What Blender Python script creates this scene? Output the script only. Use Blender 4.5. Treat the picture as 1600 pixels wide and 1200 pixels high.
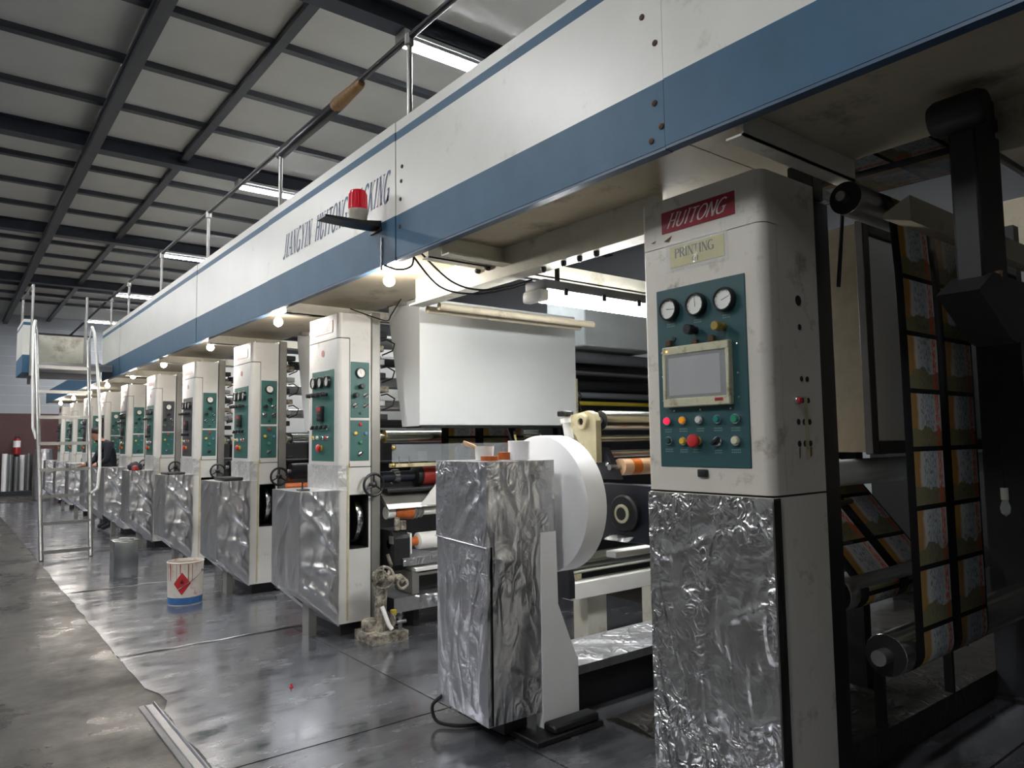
import bpy, bmesh, math, random
from mathutils import Vector, Matrix, noise
random.seed(7)
S = bpy.context.scene
for o in list(bpy.data.objects): bpy.data.objects.remove(o)
COL = S.collection
PI = math.pi

# ------------------------------------------------------------------ camera
def vp_camera():
    pp = Vector((800, 600)); vl = Vector((-90, 699)) - pp; vr = Vector((2250, 668)) - pp
    f = math.sqrt(-(vl.dot(vr)))
    dY = Vector((vl.x, vl.y, f)).normalized(); dX = Vector((vr.x, vr.y, f)).normalized()
    dZ = dX.cross(dY).normalized()
    R = Matrix((dX, dY, dZ))                     # world = R @ camera(right, down, forward)
    right = R @ Vector((1, 0, 0)); down = R @ Vector((0, 1, 0)); fwd = R @ Vector((0, 0, 1))
    m = Matrix((right, -down, -fwd)).transposed().to_4x4()
    m.translation = (0, 0, 1.45)
    c = bpy.data.cameras.new('camera'); c.sensor_width = 36; c.lens = f / 1600 * 36
    c.clip_start = .05; c.clip_end = 200
    o = bpy.data.objects.new('camera', c); COL.objects.link(o); o.matrix_world = m
    S.camera = o
vp_camera()
S.view_settings.view_transform = 'Standard'; S.view_settings.look = 'None'
S.view_settings.gamma = 1; S.view_settings.use_curve_mapping = False
S.view_settings.exposure = 1.95
W = bpy.data.worlds.new('world'); S.world = W; W.use_nodes = True
W.node_tree.nodes['Background'].inputs[0].default_value = (.75, .8, .9, 1)
W.node_tree.nodes['Background'].inputs[1].default_value = 0.05
TUBE = 46.0      # radiance of the ceiling tubes
BULB = 115.0      # radiance of the bulbs under the walkway
MTUBE = 27.0     # radiance of the twin tube over the machine

# ------------------------------------------------------------------ materials
def lin(c):
    return tuple(((v/255)/12.92 if v/255 <= .04045 else ((v/255+.055)/1.055)**2.4) for v in c) + (1,)
MATS = {}
def nd(nt, typ, **kw):
    n = nt.nodes.new(typ)
    for k, v in kw.items(): setattr(n, k, v)
    return n
def P(name, col, rough=.5, metal=0, var=.12, vs=5, bump=0, bs=60, dirt=None, rvar=0, coat=0, stretch=(1,1,1), trans=0, alpha=1, emit=None, estr=0, spec=None):
    m = bpy.data.materials.new(name); m.use_nodes = True; nt = m.node_tree; L = nt.links.new
    b = nt.nodes['Principled BSDF']; b.inputs['Roughness'].default_value = rough; b.inputs['Metallic'].default_value = metal
    if coat: b.inputs['Coat Weight'].default_value = coat
    if trans: b.inputs['Transmission Weight'].default_value = trans
    if spec is not None: b.inputs['Specular IOR Level'].default_value = spec
    if alpha < 1: b.inputs['Alpha'].default_value = alpha
    c = lin(col)
    tc = nd(nt, 'ShaderNodeTexCoord'); mp = nd(nt, 'ShaderNodeMapping'); mp.inputs['Scale'].default_value = stretch
    L(tc.outputs['Object'], mp.inputs[0])
    if var:
        n = nd(nt, 'ShaderNodeTexNoise'); n.inputs['Scale'].default_value = vs; n.inputs['Detail'].default_value = 5; n.inputs['Roughness'].default_value = .65
        L(mp.outputs[0], n.inputs['Vector'])
        r = nd(nt, 'ShaderNodeMapRange'); r.inputs[1].default_value = .3; r.inputs[2].default_value = .7; r.inputs[3].default_value = 1-var; r.inputs[4].default_value = 1+var*.6
        L(n.outputs[0], r.inputs[0])
        x = nd(nt, 'ShaderNodeMix', data_type='RGBA', blend_type='MULTIPLY'); x.inputs[0].default_value = 1
        x.inputs[6].default_value = c; cc = nd(nt, 'ShaderNodeCombineColor')
        for i in range(3): L(r.outputs[0], cc.inputs[i])
        L(cc.outputs[0], x.inputs[7]); out = x.outputs[2]
        if rvar:
            r2 = nd(nt, 'ShaderNodeMapRange'); r2.inputs[1].default_value = .35; r2.inputs[2].default_value = .65; r2.inputs[3].default_value = max(.02, rough-rvar); r2.inputs[4].default_value = rough+rvar
            L(n.outputs[0], r2.inputs[0]); L(r2.outputs[0], b.inputs['Roughness'])
        if dirt:
            dc, amt, ds = dirt
            n2 = nd(nt, 'ShaderNodeTexNoise'); n2.inputs['Scale'].default_value = ds; n2.inputs['Detail'].default_value = 8; n2.inputs['Roughness'].default_value = .7
            L(mp.outputs[0], n2.inputs['Vector'])
            r3 = nd(nt, 'ShaderNodeMapRange'); r3.inputs[1].default_value = .62-.3*amt; r3.inputs[2].default_value = .78-.2*amt
            L(n2.outputs[0], r3.inputs[0])
            x2 = nd(nt, 'ShaderNodeMix', data_type='RGBA'); x2.inputs[7].default_value = lin(dc)
            L(r3.outputs[0], x2.inputs[0]); L(out, x2.inputs[6]); out = x2.outputs[2]
        L(out, b.inputs['Base Color'])
    else:
        b.inputs['Base Color'].default_value = c
    if bump:
        n3 = nd(nt, 'ShaderNodeTexNoise'); n3.inputs['Scale'].default_value = bs; n3.inputs['Detail'].default_value = 4
        L(mp.outputs[0], n3.inputs['Vector'])
        bp = nd(nt, 'ShaderNodeBump'); bp.inputs['Strength'].default_value = bump; bp.inputs['Distance'].default_value = .01
        L(n3.outputs[0], bp.inputs['Height']); L(bp.outputs[0], b.inputs['Normal'])
    if emit:
        b.inputs['Emission Color'].default_value = lin(emit); b.inputs['Emission Strength'].default_value = estr
    MATS[name] = m
    return m
def foil_mat(name, col=(205,207,212), rough=.33, strength=.7, metal=.92, crum=.25):
    m = bpy.data.materials.new(name); m.use_nodes = True; nt = m.node_tree; L = nt.links.new
    b = nt.nodes['Principled BSDF']; b.inputs['Metallic'].default_value = metal; b.inputs['Base Color'].default_value = lin(col)
    tc = nd(nt, 'ShaderNodeTexCoord')
    def M_(op, a, c_):
        n = nd(nt, 'ShaderNodeMath', operation=op)
        for k, q in enumerate((a, c_)):
            if isinstance(q, (int, float)): n.inputs[k].default_value = q
            else: L(q, n.inputs[k])
        return n.outputs[0]
    def N_(scale, det, dist, rot=(0,0,0), sc=(1,1,1)):
        mp = nd(nt, 'ShaderNodeMapping'); mp.inputs['Rotation'].default_value = rot; mp.inputs['Scale'].default_value = sc; L(tc.outputs['Object'], mp.inputs[0])
        n = nd(nt, 'ShaderNodeTexNoise'); n.inputs['Scale'].default_value = scale; n.inputs['Detail'].default_value = det; n.inputs['Distortion'].default_value = dist
        L(mp.outputs[0], n.inputs['Vector']); return n.outputs[0]
    def ridge(n, w): return M_('SUBTRACT', 1, M_('MINIMUM', M_('MULTIPLY', M_('ABSOLUTE', M_('SUBTRACT', n, .5), 0), w), 1))
    mask = nd(nt, 'ShaderNodeMapRange'); mask.inputs[1].default_value = .42; mask.inputs[2].default_value = .66; L(N_(2.6, 2, 0), mask.inputs[0])
    fold = M_('MULTIPLY', M_('MAXIMUM', ridge(N_(8, 1, .3, (.75,.55,.2), (1,1,.3)), 14), ridge(N_(6, 1, .3, (-.5,.3,.1), (1,1,.3)), 14)), M_('ADD', .25, mask.outputs[0]))
    fine = M_('MULTIPLY', ridge(N_(15, 2, .8, (.2,.9,.4)), 7), mask.outputs[0])
    soft = N_(7, 3, .6)
    h = M_('ADD', M_('ADD', M_('MULTIPLY', fold, .55), M_('MULTIPLY', fine, crum)), M_('MULTIPLY', soft, .9))
    bp = nd(nt, 'ShaderNodeBump'); bp.inputs['Strength'].default_value = strength; bp.inputs['Distance'].default_value = .02
    L(h, bp.inputs['Height']); L(bp.outputs[0], b.inputs['Normal'])
    rr = nd(nt, 'ShaderNodeMapRange'); rr.inputs[3].default_value = rough-.08; rr.inputs[4].default_value = rough+.12
    L(soft, rr.inputs[0]); L(rr.outputs[0], b.inputs['Roughness'])
    MATS[name] = m
def film_mat(name):
    m = bpy.data.materials.new(name); m.use_nodes = True; nt = m.node_tree; L = nt.links.new
    b = nt.nodes['Principled BSDF']; b.inputs['Roughness'].default_value = .25
    uv = nd(nt, 'ShaderNodeUVMap'); sp = nd(nt, 'ShaderNodeSeparateXYZ'); L(uv.outputs[0], sp.inputs[0])
    def math_(op, a, bb):
        n = nd(nt, 'ShaderNodeMath', operation=op)
        for i, q in enumerate((a, bb)):
            if isinstance(q, (int, float)): n.inputs[i].default_value = q
            else: L(q, n.inputs[i])
        return n.outputs[0]
    u = math_('FRACT', math_('DIVIDE', sp.outputs[0], .36), 0); v = math_('FRACT', math_('DIVIDE', sp.outputs[1], .235), 0)
    lane = math_('FLOOR', math_('DIVIDE', sp.outputs[0], .36), 0)
    inu = math_('MULTIPLY', math_('GREATER_THAN', u, .14), math_('LESS_THAN', u, .9))
    inv = math_('MULTIPLY', math_('GREATER_THAN', v, .08), math_('LESS_THAN', v, .995))
    ins = math_('MULTIPLY', inu, inv)
    n = nd(nt, 'ShaderNodeTexNoise'); n.inputs['Scale'].default_value = 9; n.inputs['Detail'].default_value = 4; L(uv.outputs[0], n.inputs['Vector'])
    # base print: yellow strip left, blue-white field, brown-green foot
    cr = nd(nt, 'ShaderNodeValToRGB'); e = cr.color_ramp.elements
    e[0].position = 0; e[0].color = lin((158,130,80)); e[1].position = 1; e[1].color = lin((170,177,182))
    for p, c in ((.27,(154,122,72)), (.33,(176,176,172)), (.62,(154,161,166)), (.8,(176,174,166))):
        q = e.new(p); q.color = lin(c)
    w = math_('ADD', u, math_('MULTIPLY', math_('SUBTRACT', n.outputs[0], .5), .16)); L(w, cr.inputs[0])
    foot = math_('LESS_THAN', math_('ADD', math_('SUBTRACT', 1, v), math_('MULTIPLY', n.outputs[0], .5)), .55)
    mx = nd(nt, 'ShaderNodeMix', data_type='RGBA'); L(foot, mx.inputs[0]); L(cr.outputs[0], mx.inputs[6]); mx.inputs[7].default_value = lin((122,117,87))
    # small print: streaky columns of type
    mp = nd(nt, 'ShaderNodeMapping'); mp.inputs['Scale'].default_value = (150, 45, 1); L(uv.outputs[0], mp.inputs[0])
    n2 = nd(nt, 'ShaderNodeTexNoise'); n2.inputs['Scale'].default_value = 1; n2.inputs['Detail'].default_value = 1; L(mp.outputs[0], n2.inputs['Vector'])
    ty = math_('MULTIPLY', math_('GREATER_THAN', n2.outputs[0], .56), math_('MULTIPLY', math_('GREATER_THAN', u, .38), math_('LESS_THAN', u, .72)))
    mx2 = nd(nt, 'ShaderNodeMix', data_type='RGBA'); L(math_('MULTIPLY', ty, .7), mx2.inputs[0]); L(mx.outputs[2], mx2.inputs[6]); mx2.inputs[7].default_value = lin((84,90,98))
    red = math_('MULTIPLY', math_('GREATER_THAN', n2.outputs[0], .47), math_('MULTIPLY', math_('GREATER_THAN', u, .76), math_('LESS_THAN', u, .86)))
    mx3 = nd(nt, 'ShaderNodeMix', data_type='RGBA'); L(math_('MULTIPLY', red, .85), mx3.inputs[0]); L(mx2.outputs[2], mx3.inputs[6]); mx3.inputs[7].default_value = lin((182,78,60))
    mx4 = nd(nt, 'ShaderNodeMix', data_type='RGBA'); L(ins, mx4.inputs[0]); mx4.inputs[6].default_value = lin((26,25,27)); L(mx3.outputs[2], mx4.inputs[7])
    L(mx4.outputs[2], b.inputs['Base Color'])
    tr = nd(nt, 'ShaderNodeBsdfTranslucent'); L(mx4.outputs[2], tr.inputs[0]); ms = nd(nt, 'ShaderNodeMixShader'); ms.inputs[0].default_value = .4
    L(b.outputs[0], ms.inputs[1]); L(tr.outputs[0], ms.inputs[2]); L(ms.outputs[0], nt.nodes['Material Output'].inputs[0])
    MATS[name] = m

P('cabinet', (203,202,197), .38, var=.05, vs=3, dirt=((150,140,122), .12, 7))
P('cabinet_near', (205,200,189), .42, var=.07, vs=3, dirt=((120,108,90), .2, 6))
P('gasket', (46,44,42), .7)
P('panel_green', (52,98,92), .42, var=.08, vs=9)
P('panel_black', (58,60,64), .45, var=.08, vs=9)
P('panel_teal', (40,78,82), .42, var=.1, vs=7)
P('nameplate_red', (150,34,48), .4, var=.12, vs=14)
P('nameplate_faded', (176,108,104), .5, var=.2, vs=25)
P('letter_pale', (226,205,205), .5, var=0)
P('letter_dark_red', (120,40,44), .5, var=.2)
P('letter_blue', (52,74,104), .45, var=.1)
P('letter_black', (48,46,38), .6, var=0)
P('card_yellow', (196,186,112), .35, var=.12, vs=18)
P('plastic_clear', (230,232,230), .08, trans=.0, alpha=.3, var=0, spec=1)
P('caption', (104,132,130), .5, var=0)
P('tape_beige', (186,176,140), .5, var=.2, vs=20)
P('gauge_rim', (30,32,34), .35, var=0)
P('gauge_face', (228,228,220), .4, var=.04)
P('needle', (40,40,40), .5, var=0)
P('chrome', (215,217,220), .14, metal=1, var=.05)
P('brass', (186,160,92), .3, metal=.7, var=.1)
P('black_plastic', (28,28,31), .38, var=.1)
P('rubber', (22,22,24), .7, var=.1)
P('btn_red', (190,44,48), .35, var=0, emit=None)
P('btn_red_lit', (230,50,80), .3, var=0, emit=(255,40,80), estr=.22)
P('btn_orange', (232,160,40), .3, var=0, emit=(255,150,20), estr=.05)
P('btn_yellow', (222,184,60), .35, var=0)
P('btn_white', (205,206,196), .35, var=0)
P('btn_cream', (208,204,172), .4, var=0)
P('btn_green', (42,138,104), .35, var=0)
P('btn_teal', (32,126,120), .35, var=0)
P('btn_dkgreen', (30,74,68), .4, var=0)
P('btn_blue', (70,128,170), .35, var=0)
P('led_orange', (255,170,90), .4, var=0, emit=(255,150,60), estr=1.2)
P('screen', (150,148,150), .12, var=.05, vs=4)
P('hmi_frame', (190,188,160), .45, var=.1, vs=20, dirt=((112,84,50), .28, 14))
P('rust', (84,62,42), .8, var=.3, vs=20)
P('steel', (178,179,180), .28, metal=.9, var=.12, vs=8, stretch=(1,6,6))
P('steel_plate', (150,148,142), .38, metal=.55, var=.12, vs=4)
P('roller_steel', (196,200,190), .2, metal=.95, var=.08, vs=12, stretch=(.3,4,4))
P('dark_metal', (40,41,44), .45, metal=.3, var=.2, vs=6)
P('black_paint', (24,24,26), .5, var=.15)
P('navy_paint', (30,33,44), .35, var=.12)
P('red_rubber', (152,52,46), .4, var=.12)
P('orange_roll', (190,98,40), .4, var=.25, vs=25)
P('peach_roll', (232,190,150), .45, var=.08)
P('orange_print', (226,120,34), .45, var=.1)
P('white_plastic', (232,231,226), .4, var=.05)
P('paper_white', (236,236,236), .55, var=.03)
P('hood_white', (224,227,226), .35, var=.03, vs=2)
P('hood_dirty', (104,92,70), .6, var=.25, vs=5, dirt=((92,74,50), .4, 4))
P('frame_dark', (62,60,58), .5, var=.2)
P('cream_casting', (196,186,150), .5, var=.18, vs=12, dirt=((120,100,66), .3, 9))
P('crust', (176,168,152), .8, var=.35, vs=22, bump=.8, bs=60, dirt=((44,38,33), .75, 14))
P('fascia_white', (216,216,208), .36, var=.05, vs=2, dirt=((176,166,146), .08, 3))
P('fascia_blue', (58,94,120), .5, var=.12, vs=4, spec=.3)
P('fascia_blue_edge', (56,82,108), .45, var=.12)
P('under_plate', (182,172,150), .6, var=.15, vs=3, dirt=((96,84,66), .25, 3))
P('channel_white', (214,211,196), .5, var=.1, vs=5, dirt=((150,140,116), .25, 4))
P('galv', (160,160,156), .35, metal=.8, var=.15)
P('dark_pipe', (46,46,50), .3, metal=.4, var=.2, vs=9)
P('tape_brown', (134,100,58), .6, var=.35, vs=30, bump=.5)
P('ceiling_panel', (208,208,205), .85, var=.06, vs=1.2)
P('purlin', (72,75,82), .5, metal=.2, var=.12)
P('girder', (62,66,78), .5, metal=.2, var=.12)
P('wall_white', (160,164,168), .8, var=.04, vs=.7)
P('wall_maroon', (78,50,48), .6, var=.12, vs=1.5)
P('concrete', (50,47,42), .38, var=.28, vs=1.1, bump=.12, bs=90, rvar=.25, dirt=((38,36,32), .4, 2.2))
P('floor_steel', (140,142,148), .2, metal=.75, var=.25, vs=2.5, bump=.1, bs=5, rvar=.1, stretch=(1,2.2,1), dirt=((84,84,86), .3, 3))
P('floor_edge', (60,58,55), .6, var=.3, vs=12)
P('strip_steel', (140,142,146), .3, metal=.9, var=.2, vs=6)
P('bucket_white', (205,196,186), .45, var=.1, vs=8, dirt=((150,96,66), .22, 9))
P('bucket_blue', (52,98,150), .45, var=.25, vs=16)
P('bucket_in', (120,108,84), .5, var=.5, vs=14)
P('hazard_red', (186,40,44), .5, var=.12)
P('hazard_dark', (80,20,22), .5, var=0)
P('tin', (168,172,172), .24, metal=.95, var=.15, vs=5, bump=.08, bs=10)
P('skin', (188,140,116), .55, var=.05)
P('jacket', (30,36,48), .8, var=.2, vs=10)
P('trouser', (34,34,38), .85, var=.15)
P('hair', (24,22,22), .6, var=.2)
P('extinguisher', (150,30,34), .35, var=.1)
P('pallet', (34,38,46), .7, var=.2)
P('beacon_red', (170,22,40), .18, var=.08, vs=20, coat=.4, emit=(160,10,26), estr=.12)
P('beacon_base', (206,200,184), .45, var=.06)
P('lamp_housing', (196,198,200), .45, var=.05)
P('grey_housing', (112,116,124), .45, var=.1)
P('acrylic', (190,196,200), .08, alpha=.3, var=0)
P('duct_white', (196,204,206), .45, var=.1, vs=3)
P('yellow_bar', (176,160,52), .5, var=.15)
P('tube_light', (255,255,255), .4, var=0, emit=(250,251,253), estr=TUBE)
P('bulb_light', (255,255,255), .4, var=0, emit=(255,246,236), estr=BULB)
P('machine_tube', (255,255,255), .4, var=0, emit=(250,251,250), estr=MTUBE)
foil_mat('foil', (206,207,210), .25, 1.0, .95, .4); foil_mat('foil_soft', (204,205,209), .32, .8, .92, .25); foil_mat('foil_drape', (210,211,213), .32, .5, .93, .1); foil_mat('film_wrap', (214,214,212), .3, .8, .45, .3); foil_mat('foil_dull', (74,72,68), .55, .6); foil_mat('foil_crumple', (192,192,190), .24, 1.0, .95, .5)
film_mat('film')

# ------------------------------------------------------------------ mesh builder
class MB:
    def __init__(s): s.v = []; s.f = []; s.mi = []; s.uv = None
    def add(s, vs, fs, mi=0):
        b = len(s.v); s.v += [tuple(v) for v in vs]; s.f += [tuple(b+i for i in f) for f in fs]; s.mi += [mi]*len(fs); return s
    def box(s, x0, x1, y0, y1, z0, z1, mi=0):
        return s.add([(x0,y0,z0),(x1,y0,z0),(x1,y1,z0),(x0,y1,z0),(x0,y0,z1),(x1,y0,z1),(x1,y1,z1),(x0,y1,z1)],
                     [(3,2,1,0),(4,5,6,7),(0,1,5,4),(1,2,6,5),(2,3,7,6),(3,0,4,7)], mi)
    def bbox(s, x0, x1, y0, y1, z0, z1, b=.006, seg=2, mi=0):
        bm = bmesh.new(); bmesh.ops.create_cube(bm, size=1)
        for v in bm.verts:
            v.co = Vector(((x0+x1)/2+v.co.x*(x1-x0), (y0+y1)/2+v.co.y*(y1-y0), (z0+z1)/2+v.co.z*(z1-z0)))
        b = min(b, .45*min(x1-x0, y1-y0, z1-z0))
        bmesh.ops.bevel(bm, geom=bm.edges[:], offset=b, segments=seg, affect='EDGES', profile=.6)
        bm.verts.index_update()
        s.add([v.co[:] for v in bm.verts], [[v.index for v in f.verts] for f in bm.faces], mi); bm.free(); return s
    def frame(s, p0, p1):
        a = Vector(p0); d = Vector(p1)-a; z = d.normalized(); h = Vector((0,0,1)) if abs(z.z) < .9 else Vector((1,0,0))
        x = z.cross(h).normalized(); return a, d, x, x.cross(z)
    def lathe(s, p0, p1, prof, n=24, mi=0):
        """prof: (t along the axis in metres, radius)"""
        a, d, x, y = s.frame(p0, p1); z = d.normalized(); vs = []
        for t, r in prof:
            for k in range(n):
                q = 2*PI*k/n; vs.append(a+z*t+(x*math.cos(q)+y*math.sin(q))*r)
        fs = []
        for i in range(len(prof)-1):
            for k in range(n):
                k2 = (k+1) % n; fs.append((i*n+k, (i+1)*n+k, (i+1)*n+k2, i*n+k2))
        if prof[0][1] > 1e-6: fs.append(tuple(range(n)))
        if prof[-1][1] > 1e-6: fs.append(tuple(reversed(range((len(prof)-1)*n, len(prof)*n))))
        return s.add(vs, fs, mi)
    def cyl(s, p0, p1, r, n=20, ch=0, mi=0):
        l = (Vector(p1)-Vector(p0)).length
        pr = [(0,r),(l,r)] if not ch else [(0,r-ch),(ch,r),(l-ch,r),(l,r-ch)]
        return s.lathe(p0, p1, pr, n, mi)
    def tube(s, pts, r, n=10, mi=0):
        pts = [Vector(p) for p in pts]; vs = []; x = None
        for i, p in enumerate(pts):
            d = (pts[min(i+1, len(pts)-1)]-pts[max(i-1, 0)]).normalized()
            if x is None:
                h = Vector((0,0,1)) if abs(d.z) < .9 else Vector((1,0,0)); x = d.cross(h).normalized()
            x = (x-d*x.dot(d)).normalized(); y = d.cross(x)
            for k in range(n):
                q = 2*PI*k/n; vs.append(p+(x*math.cos(q)+y*math.sin(q))*r)
        fs = [(i*n+k, i*n+(k+1) % n, (i+1)*n+(k+1) % n, (i+1)*n+k) for i in range(len(pts)-1) for k in range(n)]
        fs += [tuple(reversed(range(n))), tuple(range((len(pts)-1)*n, len(pts)*n))]
        return s.add(vs, fs, mi)
    def torus(s, c, axis, R, r, n=28, m=8, mi=0, a0=0, a1=2*PI):
        c = Vector(c); z = Vector(axis).normalized(); h = Vector((0,0,1)) if abs(z.z) < .9 else Vector((1,0,0))
        x = z.cross(h).normalized(); y = z.cross(x); vs = []
        for i in range(n):
            q = 2*PI*i/n; d = x*math.cos(q)+y*math.sin(q)
            for k in range(m):
                p = 2*PI*k/m; vs.append(c+d*(R+r*math.cos(p))+z*r*math.sin(p))
        fs = [(i*m+k, ((i+1) % n)*m+k, ((i+1) % n)*m+(k+1) % m, i*m+(k+1) % m) for i in range(n) for k in range(m)]
        return s.add(vs, fs, mi)
    def prism(s, poly, axis, a, b, mi=0):
        """poly in the two other axes, extruded along axis from a to b"""
        def pt(u, w, t): return {'x': (t,u,w), 'y': (u,t,w), 'z': (u,w,t)}[axis]
        n = len(poly); vs = [pt(u,w,a) for u,w in poly]+[pt(u,w,b) for u,w in poly]
        fs = [tuple(range(n)), tuple(range(2*n-1, n-1, -1))]+[(i, i+n, (i+1) % n+n, (i+1) % n) for i in range(n)]
        return s.add(vs, fs, mi)
    def grid(s, c00, c10, c11, c01, nu, nv, fn=None, mi=0):
        c = [Vector(q) for q in (c00,c10,c11,c01)]; nrm = (c[1]-c[0]).cross(c[3]-c[0]).normalized(); vs = []
        for j in range(nv+1):
            for i in range(nu+1):
                u = i/nu; w = j/nv; p = c[0]*(1-u)*(1-w)+c[1]*u*(1-w)+c[2]*u*w+c[3]*(1-u)*w
                if fn: p = p+nrm*fn(u, w, p)
                vs.append(p)
        fs = [(j*(nu+1)+i, j*(nu+1)+i+1, (j+1)*(nu+1)+i+1, (j+1)*(nu+1)+i) for j in range(nv) for i in range(nu)]
        return s.add(vs, fs, mi)
def crease(amp, seed=0, sc=7, ang=.9):
    ca, sa = math.cos(ang), math.sin(ang)
    def fn(u, w, p):
        e = min(1, 8*min(u, 1-u, w, 1-w)+.12)
        a = p.x*.9+p.y; t = p.z
        q = Vector(((a*ca+t*sa)*sc, (t*ca-a*sa)*sc*.28, seed*3.7))
        n1 = max(0, 1-abs(noise.noise(q))*4.2)**1.5; n2 = noise.noise(Vector((a*9+seed, t*6, p.y*3)))
        big = noise.noise(Vector((a*2.3+seed*1.7, t*2.1, 5)))
        return 1.5*amp*e*(n1*(.3+1.2*max(0, big+.15))+.4*n2)
    return fn
def mesh_obj(name, mb, mats, parent=None, loc=(0,0,0), smooth=40):
    me = bpy.data.meshes.new(name); l = Vector(loc)
    me.from_pydata([tuple(Vector(v)-l) for v in mb.v], [], mb.f)
    mats = mats if isinstance(mats, (list, tuple)) else [mats]
    for m in mats: me.materials.append(MATS[m])
    if any(mb.mi): me.polygons.foreach_set('material_index', mb.mi)
    if smooth:
        me.polygons.foreach_set('use_smooth', [True]*len(me.polygons)); me.update(); me.set_sharp_from_angle(angle=math.radians(smooth))
    bm = bmesh.new(); bm.from_mesh(me); bmesh.ops.recalc_face_normals(bm, faces=bm.faces); bm.to_mesh(me); bm.free()
    me.update(); o = bpy.data.objects.new(name, me); COL.objects.link(o)
    if parent: o.parent = parent
    else: o.location = loc
    return o
def tag(o, label, cat, group=None):
    o['label'] = label; o['category'] = cat
    if group: o['group'] = group
    return o
def thing(name, label, cat, loc, group=None):
    o = bpy.data.objects.new(name, None); o.empty_display_size = .1; COL.objects.link(o); o.location = loc
    return tag(o, label, cat, group)
def part(t, name, mb, mats, label=None, sub=None, smooth=40):
    """a mesh under thing t (or under its part sub), built in world coordinates of the first instance"""
    loc = t.location
    o = mesh_obj(name, mb, mats, sub or t, loc, smooth)
    if label: o['label'] = label
    return o
def solo(name, mb, mats, label, cat, loc, group=None, smooth=40):
    return tag(mesh_obj(name, mb, mats, None, loc, smooth), label, cat, group)
def struct(name, mb, mats, parent=None, smooth=0):
    o = mesh_obj(name, mb, mats, parent, (0,0,0), smooth)
    if not parent: o['kind'] = 'structure'
    return o
def kids(o): return [c for c in bpy.data.objects if c.parent == o]
def dup(root, loc, label, group=None):
    ch = {}
    for c in bpy.data.objects: ch.setdefault(c.parent, []).append(c)
    def rec(o, par):
        c = o.copy(); COL.objects.link(c); c.parent = par
        for k in ch.get(o, []): rec(k, c)
        return c
    r = rec(root, None); r.location = loc; r['label'] = label
    if group: r['group'] = group
    return r
def override(root, name, mat, nth=0):
    c = sorted([k for k in kids(root) if k.name.split('.')[0] == name], key=lambda k: k.name)
    if nth < len(c):
        c[nth].material_slots[0].link = 'OBJECT'; c[nth].material_slots[0].material = MATS[mat]
ORD = ['nearest', 'second', 'third', 'fourth', 'fifth', 'sixth', 'seventh', 'eighth', 'ninth', 'tenth', 'eleventh', 'twelfth']

# ------------------------------------------------------------------ lettering
def arc(cx, cy, rx, ry, a0, a1, n=14):
    return [(cx+rx*math.cos(math.radians(a0+(a1-a0)*i/n)), cy+ry*math.sin(math.radians(a0+(a1-a0)*i/n))) for i in range(n+1)]
GLYPH = {   # strokes: (points, weight t=thick / h=hair / c=curve), width
 'J': ([([(.38,1),(.38,.22)],'t'), (arc(.22,.2,.16,.2,0,-150),'c')], .55),
 'I': ([([(.2,0),(.2,1)],'t')], .4),
 'A': ([([(.08,0),(.36,1)],'h'), ([(.36,1),(.66,0)],'t'), ([(.19,.33),(.55,.33)],'h')], .74),
 'N': ([([(.12,0),(.12,1)],'h'), ([(.12,1),(.64,0)],'t'), ([(.64,0),(.64,1)],'h')], .76),
 'G': ([(arc(.42,.5,.34,.5,50,325),'c'), ([(.68,.02),(.68,.42)],'t'), ([(.5,.42),(.76,.42)],'h')], .82),
 'Y': ([([(.06,1),(.36,.5)],'t'), ([(.66,1),(.36,.5)],'h'), ([(.36,.5),(.36,0)],'t')], .72),
 'H': ([([(.14,0),(.14,1)],'t'), ([(.62,0),(.62,1)],'t'), ([(.14,.52),(.62,.52)],'h')], .76),
 'U': ([([(.14,1),(.14,.3)],'t'), (arc(.38,.3,.24,.3,180,360),'c'), ([(.62,.3),(.62,1)],'h')], .76),
 'T': ([([(.04,.97),(.64,.97)],'h'), ([(.34,1),(.34,0)],'t')], .68),
 'O': ([(arc(.42,.5,.34,.5,0,360,22),'c')], .84),
 'P': ([([(.14,0),(.14,1)],'t'), ([(.14,.97)]+arc(.38,.74,.22,.23,90,-90)+[(.14,.5)],'c')], .66),
 'C': ([(arc(.42,.5,.34,.5,45,315),'c')], .76),
 'K': ([([(.14,0),(.14,1)],'t'), ([(.62,1),(.16,.42)],'h'), ([(.3,.58),(.66,0)],'t')], .74),
 'R': ([([(.14,0),(.14,1)],'t'), ([(.14,.97)]+arc(.36,.75,.22,.22,90,-90)+[(.14,.53)],'c'), ([(.34,.53),(.66,0)],'t')], .72),
 '0': ([(arc(.34,.5,.25,.5,0,360,20),'c')], .68),
 '1': ([([(.3,0),(.3,1)],'t'), ([(.16,.84),(.3,1)],'h')], .52),
}
def ribbon(mb, pts, wfn, place, slant):
    n = len(pts); vs = []
    for i, p in enumerate(pts):
        a = pts[max(i-1,0)]; b = pts[min(i+1,n-1)]; dx, dy = b[0]-a[0], b[1]-a[1]; l = math.hypot(dx,dy) or 1
        nx, ny = -dy/l, dx/l; w = wfn(nx, ny)/2
        for sgn in (1,-1):
            u, v = p[0]+nx*w*sgn, p[1]+ny*w*sgn; vs.append(place(u+v*slant, v))
    mb.add(vs, [(2*i, 2*i+1, 2*i+3, 2*i+2) for i in range(n-1)])
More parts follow.
